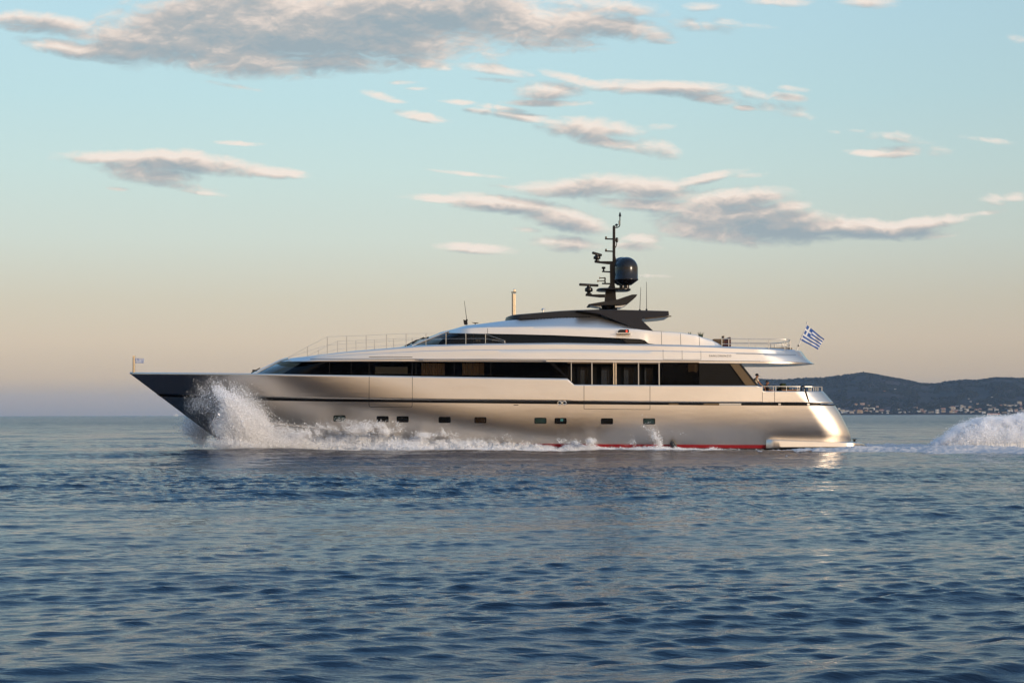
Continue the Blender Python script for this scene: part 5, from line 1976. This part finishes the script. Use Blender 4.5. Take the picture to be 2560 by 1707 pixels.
def far_boat(name, label, px, y, L, H, cabin):
    c = P(px, 1036, y)
    c.z = 0
    t = thing(name, label, 'boat', tuple(c))
    mb_ = MB()
    rows_ = []
    for z, k_ in ((-.4, .78), (0.5, .92), (H, 1.0)):
        rows_.append([c + Vector((L * k_ * (u - .5) - (.06 * L if z < H else 0) * (u < .2) * 0, .16 * L * k_ * math.sin(math.pi * min(1, (u * .82 + .18))) * s_, z)) for s_, us in ((1, [i / 10 for i in range(11)]), (-1, [1 - i / 10 for i in range(11)])) for u in us])
    mb_.grid([r_ + [r_[0]] for r_ in rows_])
    mb_.add(rows_[-1], [tuple(range(22))])
    obj('hull', mb_, M['soffit'], t, smooth=40)
    for x0, x1, z0, z1 in cabin:
        mb_ = MB()
        mb_.prism([c + Vector((L * x0, -.09 * L, z0)), c + Vector((L * x1, -.09 * L, z0)), c + Vector((L * x1 * .9, -.09 * L, z1)), c + Vector((L * (x0 * .8), -.09 * L, z1))], (0, .18 * L, 0))
        obj('cabin', mb_, M['soffit'], t, smooth=0)
    mb_ = MB()
    mb_.box(c + Vector((L * (cabin[0][0] + cabin[0][1]) / 2, -.09 * L - .05, (cabin[0][2] + cabin[0][3]) / 2)), (L * (cabin[0][1] - cabin[0][0]) * .7, .1, (cabin[0][3] - cabin[0][2]) * .4))
    obj('window', mb_, OPEN, t, smooth=0)
    return t

far_boat('ship', 'tiny pale ship on the horizon left of the yacht bow', 440, 7800, 17, 3.2, [(-.25, .3, 3.2, 6.2), (-.1, .15, 6.2, 8.5)])
far_boat('moored_boat', 'small white boat close to the far shore just above the spray at the right edge', 2545, 4700, 12, 2.2, [(-.2, .28, 2.2, 4.4)])
far_boat('moored_boat', 'tiny white boat lying by the far shore left of the larger white boat', 2537, 4720, 4.5, 1.3, [(-.2, .2, 1.3, 2.4)])

# ------------------------------------------------------------------ foam and spray
fm = bpy.data.materials.new('foam_white')
fm.use_nodes = True
nt = fm.node_tree
nt.nodes.clear()
k = NG(nt)
df = k.n('ShaderNodeBsdfDiffuse')
df.inputs['Color'].default_value = (0.98, 0.98, 0.985, 1)
tl = k.n('ShaderNodeBsdfTranslucent')
tl.inputs['Color'].default_value = (0.98, 0.98, 0.985, 1)
mx = k.n('ShaderNodeMixShader')
mx.inputs[0].default_value = 0.5
k.put(mx.inputs[1], df.outputs[0])
k.put(mx.inputs[2], tl.outputs[0])
go = k.n('ShaderNodeOutputMaterial')
k.put(go.inputs[0], mx.outputs[0])

TET = np.array([[1, 1, 1], [-1, -1, 1], [-1, 1, -1], [1, -1, -1]]) / math.sqrt(3)
TF = np.array([[0, 1, 2], [0, 3, 1], [0, 2, 3], [1, 3, 2]])


def drops(name, pts, size, label):
    """a cloud of tiny droplets as one mesh"""
    n = len(pts)
    q = RNG.normal(size=(n, 4))
    q /= np.linalg.norm(q, axis=1, keepdims=True)
    w, x, y, z = q.T
    Rm = np.stack([1 - 2 * (y * y + z * z), 2 * (x * y - z * w), 2 * (x * z + y * w), 2 * (x * y + z * w), 1 - 2 * (x * x + z * z), 2 * (y * z - x * w),
                   2 * (x * z - y * w), 2 * (y * z + x * w), 1 - 2 * (x * x + y * y)], 1).reshape(n, 3, 3)
    v = np.einsum('nij,kj->nki', Rm, TET) * size[:, None, None] + pts[:, None, :]
    f = (TF[None] + (np.arange(n) * 4)[:, None, None]).reshape(-1, 3)
    o_ = raw_mesh(name, v.reshape(-1, 3), f, fm, smooth=False)
    return tag(o_, label, 'spray', kind='stuff')


def clump(p, freq, seed):
    """smooth pseudo noise in -1..1 for thinning the spray into wisps"""
    r_ = np.random.default_rng(seed)
    acc = np.zeros(len(p))
    for o_ in range(3):
        for _ in range(6):
            d = r_.normal(size=3) * freq * 2 ** o_
            acc += np.sin(p @ d + r_.uniform(0, 6.28)) / (1.6 ** o_)
    return acc / 4.2


PXA = np.array([_R[:], _U[:], _F[:]])


def unproj(px, py, y):
    d = _F_np * FPX + _R_np * (px - 1280.0)[:, None] + _U_np * (853.5 - py)[:, None]
    t = (y + 120.0) / d[:, 1]
    return np.array(CAM[:]) + d * t[:, None]


_F_np, _R_np, _U_np = (np.array(v[:]) for v in (_F, _R, _U))


def puffs(spec, seed, freq=2.2, mult=1.0, shrink=1.0):
    """spec rows: px, py, rx, ry, tilt, depth, depth spread, count, size (m), wispiness"""
    # water is thrown up and aft: strands are long that way and thin across it
    flow = np.array([[-0.5, 0, 0.87], [0, 1, 0], [0.87, 0, 0.5]]).T * np.array([0.45, 1.3, 1.7])[None, :]
    P_, S_ = [], []
    for i, (px, py, rx, ry, tilt, yd, ys, n, sz, wisp) in enumerate(spec):
        n, sz = int(n * mult), sz * shrink
        a = RNG.normal(size=(n, 2)) * 0.55
        c, s = math.cos(R(tilt)), math.sin(R(tilt))
        ex, ey = a[:, 0] * rx, a[:, 1] * ry
        q = unproj(px + ex * c - ey * s, py + ex * s + ey * c, yd + RNG.normal(size=n) * ys)
        keep = clump(q @ flow, freq, seed + i % 3) + RNG.normal(size=n) * 0.14 > wisp
        q = q[keep]
        P_.append(q)
        S_.append(sz * np.exp(RNG.normal(size=len(q)) * 0.45))
    P_, S_ = np.concatenate(P_), np.concatenate(S_)
    ok = P_[:, 2] > -0.1
    return P_[ok], S_[ok]


# bow: the sheet thrown up where the stem cuts the water, near side and far side
BOW = [
    # solid sheet close to the hull, curling up from the entry and falling away aft
    (700, 1108, 62, 16, 10, .55, .45, 60000, .016, -.8), (655, 1094, 46, 24, 32, .4, .45, 60000, .016, -.7), (625, 1072, 36, 28, 48, .2, .45, 56000, .0155, -.6), (600, 1045, 32, 28, 56, 0, .45, 50000, .015, -.45),
    (580, 1018, 28, 25, 58, .1, .45, 36000, .0145, -.3), (564, 996, 24, 18, 50, .3, .5, 20000, .014, -.15), (592, 1088, 34, 34, 56, .5, .5, 44000, .015, -.35), (566, 1062, 28, 34, 70, .8, .6, 26000, .014, -.1), (612, 1114, 60, 12, 4, .4, .6, 50000, .016, -.7),
    (548, 985, 26, 14, 30, .5, .6, 9000, .013, .1),
    # thin mist torn off the top
    (535, 1005, 36, 30, 60, 1.2, .7, 14000, .012, .05), (526, 980, 36, 24, -20, 2.2, .8, 7000, .012, .12), (504, 1002, 28, 28, 70, 3.2, .8, 12000, .013, .05), (486, 1012, 20, 20, 60, 3.8, .7, 9000, .013, .05),
    (522, 955, 34, 15, -8, 3, .8, 2400, .011, .22), (580, 972, 62, 20, 12, 1, .8, 6500, .011, .15), (625, 1010, 60, 26, 42, .3, .6, 9000, .011, .1), (662, 1045, 60, 24, 40, .1, .6, 12000, .012, .05), (720, 1082, 70, 16, 22, .1, .5, 16000, .012, -.1),
    # far side sheet, grey against the light
    (495, 1066, 22, 30, 80, 6.5, .8, 30000, .0135, -.7), (513, 1060, 24, 36, 75, 6.2, .8, 28000, .0135, -.6), (488, 1040, 24, 20, 60, 6, .8, 14000, .013, -.3), (500, 1092, 18, 16, 80, 6.5, .8, 9000, .012, -.4),
    (520, 1034, 32, 28, 60, 5.4, .8, 16000, .013, -.2), (504, 1106, 14, 12, 90, 6.5, .8, 2200, .010, 0),
]
p_, s_ = puffs(BOW, 3, 1.6, 1.6, 0.74)
pc_, sc_ = puffs([(a_, b_, c_ * 1.12, d_ * 1.2, e_, f_ - .15, g_, n_, z_, w_ + .12) for a_, b_, c_, d_, e_, f_, g_, n_, z_, w_ in BOW], 17, 3.0, 0.10, 1.5)
p_, s_ = np.concatenate([p_, pc_]), np.concatenate([s_, sc_])
o = drops('bow_spray', p_, s_, 'tall burst of white spray thrown up by the bow')

# the long foam ridge down the side of the hull
CREST = [(566, 1111), (600, 1098), (640, 1090), (700, 1092), (740, 1087), (780, 1086), (806, 1079), (840, 1072), (880, 1075), (930, 1070), (985, 1076), (1005, 1087), (1040, 1090), (1080, 1098), (1118, 1091),
         (1160, 1094), (1200, 1099), (1260, 1098), (1300, 1102), (1350, 1108), (1390, 1113), (1430, 1110), (1475, 1109), (1510, 1118), (1560, 1119), (1600, 1117), (1640, 1115), (1690, 1119), (1780, 1122), (1850, 1125), (1940, 1128)]
FOOT = [(566, 1117), (640, 1129), (740, 1130), (1000, 1132), (1200, 1131), (1400, 1130), (1500, 1130), (1600, 1134), (1780, 1138), (1940, 1139)]
ridge_rows = []
NU = 900
for i in range(NU + 1):
    px = 566 + (1945 - 566) * i / NU
    ct, ft = lerp_curve(CREST, px), lerp_curve(FOOT, px)
    d_foot = 2.25 * FPX / max(60, (ft - lerp_curve([(0, 1038.8), (2560, 1033.8)], px))) - 120
    d_foot = max(-7.0, min(-0.6, d_foot))
    hy = YC - HB(px, 1122) + 0.15
    top = P(px, ct, hy - 0.35).z
    row = []
    for j in range(27):
        v = j / 26
        yv = hy + (d_foot - hy) * v
        prof = (1 - v) ** 1.25 * (0.72 + 0.28 * min(1, v * 7))
        z = top * prof
        x = P(px, 1120, yv).x
        q = Vector((x, yv, z))
        n_ = noise.fractal(q * 1.5, 0.8, 2.1, 4) * 0.11 + noise.fractal(Vector((x * 5.5, yv * 4, z * 5)), 0.75, 2.0, 3) * 0.055
        amp = 0.35 + 1.4 * min(1, top / .9)
        row.append(Vector((x, yv - 0.35 * n_ * amp, z + n_ * amp * (0.4 + 0.6 * (1 - v)) - 0.20 * v * v * (v > .8) - 0.02)))
    ridge_rows.append(row)
RA = np.array([[p[:] for p in r_] for r_ in ridge_rows])
n0, n1 = RA.shape[:2]
# foam rides on the water
RA[:, :, 2] += wave_disp(RA[:, :, 0].ravel(), RA[:, :, 1].ravel(), np.full(n0 * n1, 0.3))[2].reshape(n0, n1) * np.linspace(0.2, 1, n1)[None, :]
ii, jj = np.meshgrid(np.arange(n0 - 1), np.arange(n1 - 1), indexing='ij')
ff = np.stack([ii * n1 + jj, ii * n1 + jj + 1, (ii + 1) * n1 + jj + 1, (ii + 1) * n1 + jj], -1).reshape(-1, 4)
o = raw_mesh('hull_foam', RA.reshape(-1, 3), ff, fm)
tag(o, 'long white ridge of foam running along the waterline of the yacht', 'foam', kind='stuff')
# loose drops over the ridge
n = 330000
iu = RNG.integers(0, n0, n)
iv = np.minimum((RNG.random(n) ** 1.5 * n1).astype(int), n1 - 1)
bp_ = RA[iu, iv]
hgt = np.clip(bp_[:, 2], 0.05, 1.6)
up = RNG.exponential(size=n) * 0.10 * hgt + 0.015
pts = bp_ + np.stack([RNG.normal(size=n) * .08 + up * .4, -np.abs(RNG.normal(size=n)) * .12, up], 1)
keep = clump(pts, 2.6, 21) + RNG.normal(size=n) * .3 > -0.15
jets = [(845, 1070, 34, 14, 0, -.2, .25, 4500, .018, .0), (905, 1073, 34, 12, 0, -.2, .25, 4200, .018, .0), (975, 1077, 26, 9, 0, -.2, .2, 2800, .018, .0), (790, 1085, 30, 10, 0, -.2, .25, 3200, .018, .0), (860, 1054, 40, 10, 0, -.2, .25, 700, .016, .1), (1118, 1080, 14, 12, 20, -.2, .2, 1200, .02, .1),
        (760, 1085, 30, 12, 0, -.2, .2, 3000, .02, .1), (1060, 1088, 26, 8, 0, -.2, .2, 1500, .02, .1), (1258, 1092, 16, 7, 0, -.2, .2, 600, .02, 0), (1648, 1108, 9, 18, -12, -.6, .15, 1500, .026, -.2), (1636, 1088, 10, 16, -35, -.6, .15, 380, .024, 0),
        (700, 1082, 60, 14, 18, -.1, .25, 2500, .020, .1), (660, 1060, 50, 20, 40, -.1, .3, 2500, .02, .15), (800, 1068, 60, 12, 0, -.2, .3, 1500, .022, .1), (940, 1062, 60, 10, 0, -.2, .3, 1400, .022, .1), (1090, 1084, 60, 7, 4, -.2, .3, 900, .02, .05),
        (1622, 1072, 16, 8, 20, -.6, .2, 130, .026, 0), (1640, 1066, 40, 16, 10, -.6, .3, 120, .022, 0), (1690, 1082, 22, 8, 10, -.6, .2, 60, .022, 0), (1585, 1106, 20, 12, 0, -.5, .2, 160, .022, 0), (1400, 1102, 20, 8, 0, -.5, .2, 160, .024, 0),
        (1476, 1104, 10, 8, 0, -.6, .2, 900, .024, 0), (1432, 1106, 14, 6, 0, -.6, .2, 700, .024, 0), (1694, 1120, 8, 6, 0, -.6, .2, 300, .02, 0), (2113, 1124, 3, 9, 15, -1.0, .1, 160, .024, -1), (1784, 1125, 14, 6, 0, -1.2, .2, 700, .022, 0)]
pj, sj = puffs(jets, 5, 2.0, 1.8, 0.7)
pts = np.concatenate([pts[keep], pj])
sz = np.concatenate([0.012 * np.exp(RNG.normal(size=int(keep.sum())) * .5), sj])
drops('splash_drops', pts, sz, 'loose droplets and small jets flying off the foam along the hull')


# foam lying on the water behind the stern: height fields that dip under the surface, so their edges are ragged
def foam_sheet(name, x0, x1, y0, y1, nx, ny, maskf, label, amp=0.16, seed=0, lift=0.0):
    gx, gy = np.meshgrid(np.linspace(x0, x1, nx), np.linspace(y0, y1, ny), indexing='ij')
    w = wave_disp(gx.ravel(), gy.ravel(), np.full(gx.size, 0.3))[2].reshape(gx.shape)
    z = np.empty_like(gx)
    for i in range(nx):
        for j in range(ny):
            q = Vector((gx[i, j] * .6, gy[i, j] * .8, seed))
            a_ = noise.fractal(q, .8, 2.1, 4) * .75 + noise.fractal(q * 5.5, .7, 2.1, 3) * .42
            m_ = maskf(gx[i, j], gy[i, j])
            z[i, j] = -.25 if m_ < -.15 else amp * (m_ * 1.25 - .62 + a_ * .8) + (lift * m_ if m_ > 0 else 0)
    z = np.clip(z, -.25, .6) + w
    v = np.stack([gx, gy, z], -1).reshape(-1, 3)
    ii, jj = np.meshgrid(np.arange(nx - 1), np.arange(ny - 1), indexing='ij')
    f = np.stack([ii * ny + jj, (ii + 1) * ny + jj, (ii + 1) * ny + jj + 1, ii * ny + jj + 1], -1).reshape(-1, 4)
    o_ = raw_mesh(name, v, f, fm)
    return tag(o_, label, 'foam', kind='stuff')


def near_mask(x, y):
    c = -4.6 - 0.50 * max(0, x - 18)
    wd = 2.4 + 0.55 * max(0, x - 18)
    t = (y - c) / wd
    return max(-.2, 1 - t * t) * min(1, max(0.0, (x - 14) / 6 + .25)) - (.25 if x < 14 else 0)


def mid_mask(x, y):
    t = (y - (2.2 - .02 * (x - 20))) / (1.3 + .10 * max(0, x - 21))
    return max(-.2, 1 - t * t) * min(1, max(0, (x - 22.2) / 1.5)) * (.85 if x > 26 else .7)


def far_mask(x, y):
    t = (y - 13) / (4.0 + .05 * (x - 20))
    return max(-.2, 1 - t * t) * min(1, max(0, (x - 20) / 4)) * .8


foam_sheet('wake_foam', 9, 44, -26, 0.4, 560, 300, near_mask, 'broad band of white foam trailing astern on the near side of the wake', .17, 1.5, .10)
foam_sheet('wake_foam', 20, 44, -1, 7, 360, 110, mid_mask, 'short strip of foam just behind the swim platform', .14, 4.5, .03)
foam_sheet('wake_foam', 20, 46, 8, 20, 300, 90, far_mask, 'thin foam streak on the far side of the wake beyond the platform', .2, 8.5, .06)

# the rooster tail rising astern
TAIL = [(2330, 1122), (2345, 1106), (2362, 1090), (2385, 1074), (2415, 1057), (2450, 1048), (2490, 1046), (2525, 1043), (2548, 1035), (2575, 1028), (2640, 1022), (2720, 1030), (2800, 1060), (2860, 1110)]
tail_rows = []
for i in range(421):
    px = 2332 + (2858 - 2332) * i / 420
    tp = P(px, lerp_curve(TAIL, px), 5.0).z
    row = []
    for j in range(41):
        a = j / 40 * math.pi
        yv = 5.0 - math.cos(a) * (1.0 + 0.35 * min(3, tp))
        x = P(px, 1080, 5.0).x
        z = max(0, tp) * math.sin(a) ** .65
        q = Vector((x * 1.7, yv * 1.7, z * .75))
        n_ = noise.fractal(q, .8, 2.1, 5) * .17 + noise.fractal(Vector((x * 6, yv * 6, z * 2.2)), .8, 2.0, 3) * .07
        amp = .4 + .6 * min(1, max(0, tp))
        row.append((x + n_ * .5 * amp, yv + (-1 if a < math.pi / 2 else 1) * n_ * amp * 1.3, z * .93 + n_ * .9 * amp * math.sin(a) - .08))
    tail_rows.append(row)
TA = np.array(tail_rows)
n0, n1 = TA.shape[:2]
ii, jj = np.meshgrid(np.arange(n0 - 1), np.arange(n1 - 1), indexing='ij')
ff = np.stack([ii * n1 + jj, (ii + 1) * n1 + jj, (ii + 1) * n1 + jj + 1, ii * n1 + jj + 1], -1).reshape(-1, 4)
o = raw_mesh('stern_wave', TA.reshape(-1, 3), ff, fm)
tag(o, 'tall white plume of foam rising from the wake at the right edge', 'foam', kind='stuff')
n = 420000
iu, iv = RNG.integers(0, n0, n), RNG.integers(2, n1 - 2, n)
bp_ = TA[iu, iv]
out = np.stack([RNG.normal(size=n) * .12, (bp_[:, 1] - 5.0) * np.abs(RNG.normal(size=n)) * .16, np.abs(RNG.normal(size=n)) * .16], 1)
pts = bp_ + out
keep = (clump(pts * np.array([1, 1, .45]), 2.4, 9) + RNG.normal(size=n) * .3 > -.1) & (pts[:, 2] > 0)
drops('stern_spray', pts[keep], 0.012 * np.exp(RNG.normal(size=int(keep.sum())) * .5), 'fine spray around the tall plume of the wake')

# ------------------------------------------------------------------ evening haze over the water
mb = MB()
mb.box((0, 0, 67.0), (27000, 27000, 146.0))
hzm = bpy.data.materials.new('haze_air')
hzm.use_nodes = True
nt = hzm.node_tree
nt.nodes.clear()
k = NG(nt)
pv = k.n('ShaderNodeVolumePrincipled')
pv.inputs['Color'].default_value = (0.50, 0.72, 1.0, 1)
pv.inputs['Density'].default_value = 4.0e-5
pv.inputs['Anisotropy'].default_value = 0.2
go = k.n('ShaderNodeOutputMaterial')
k.put(go.inputs['Volume'], pv.outputs[0])
haze = obj('haze', mb, hzm, smooth=0)
tag(haze, None, None, kind='stuff')
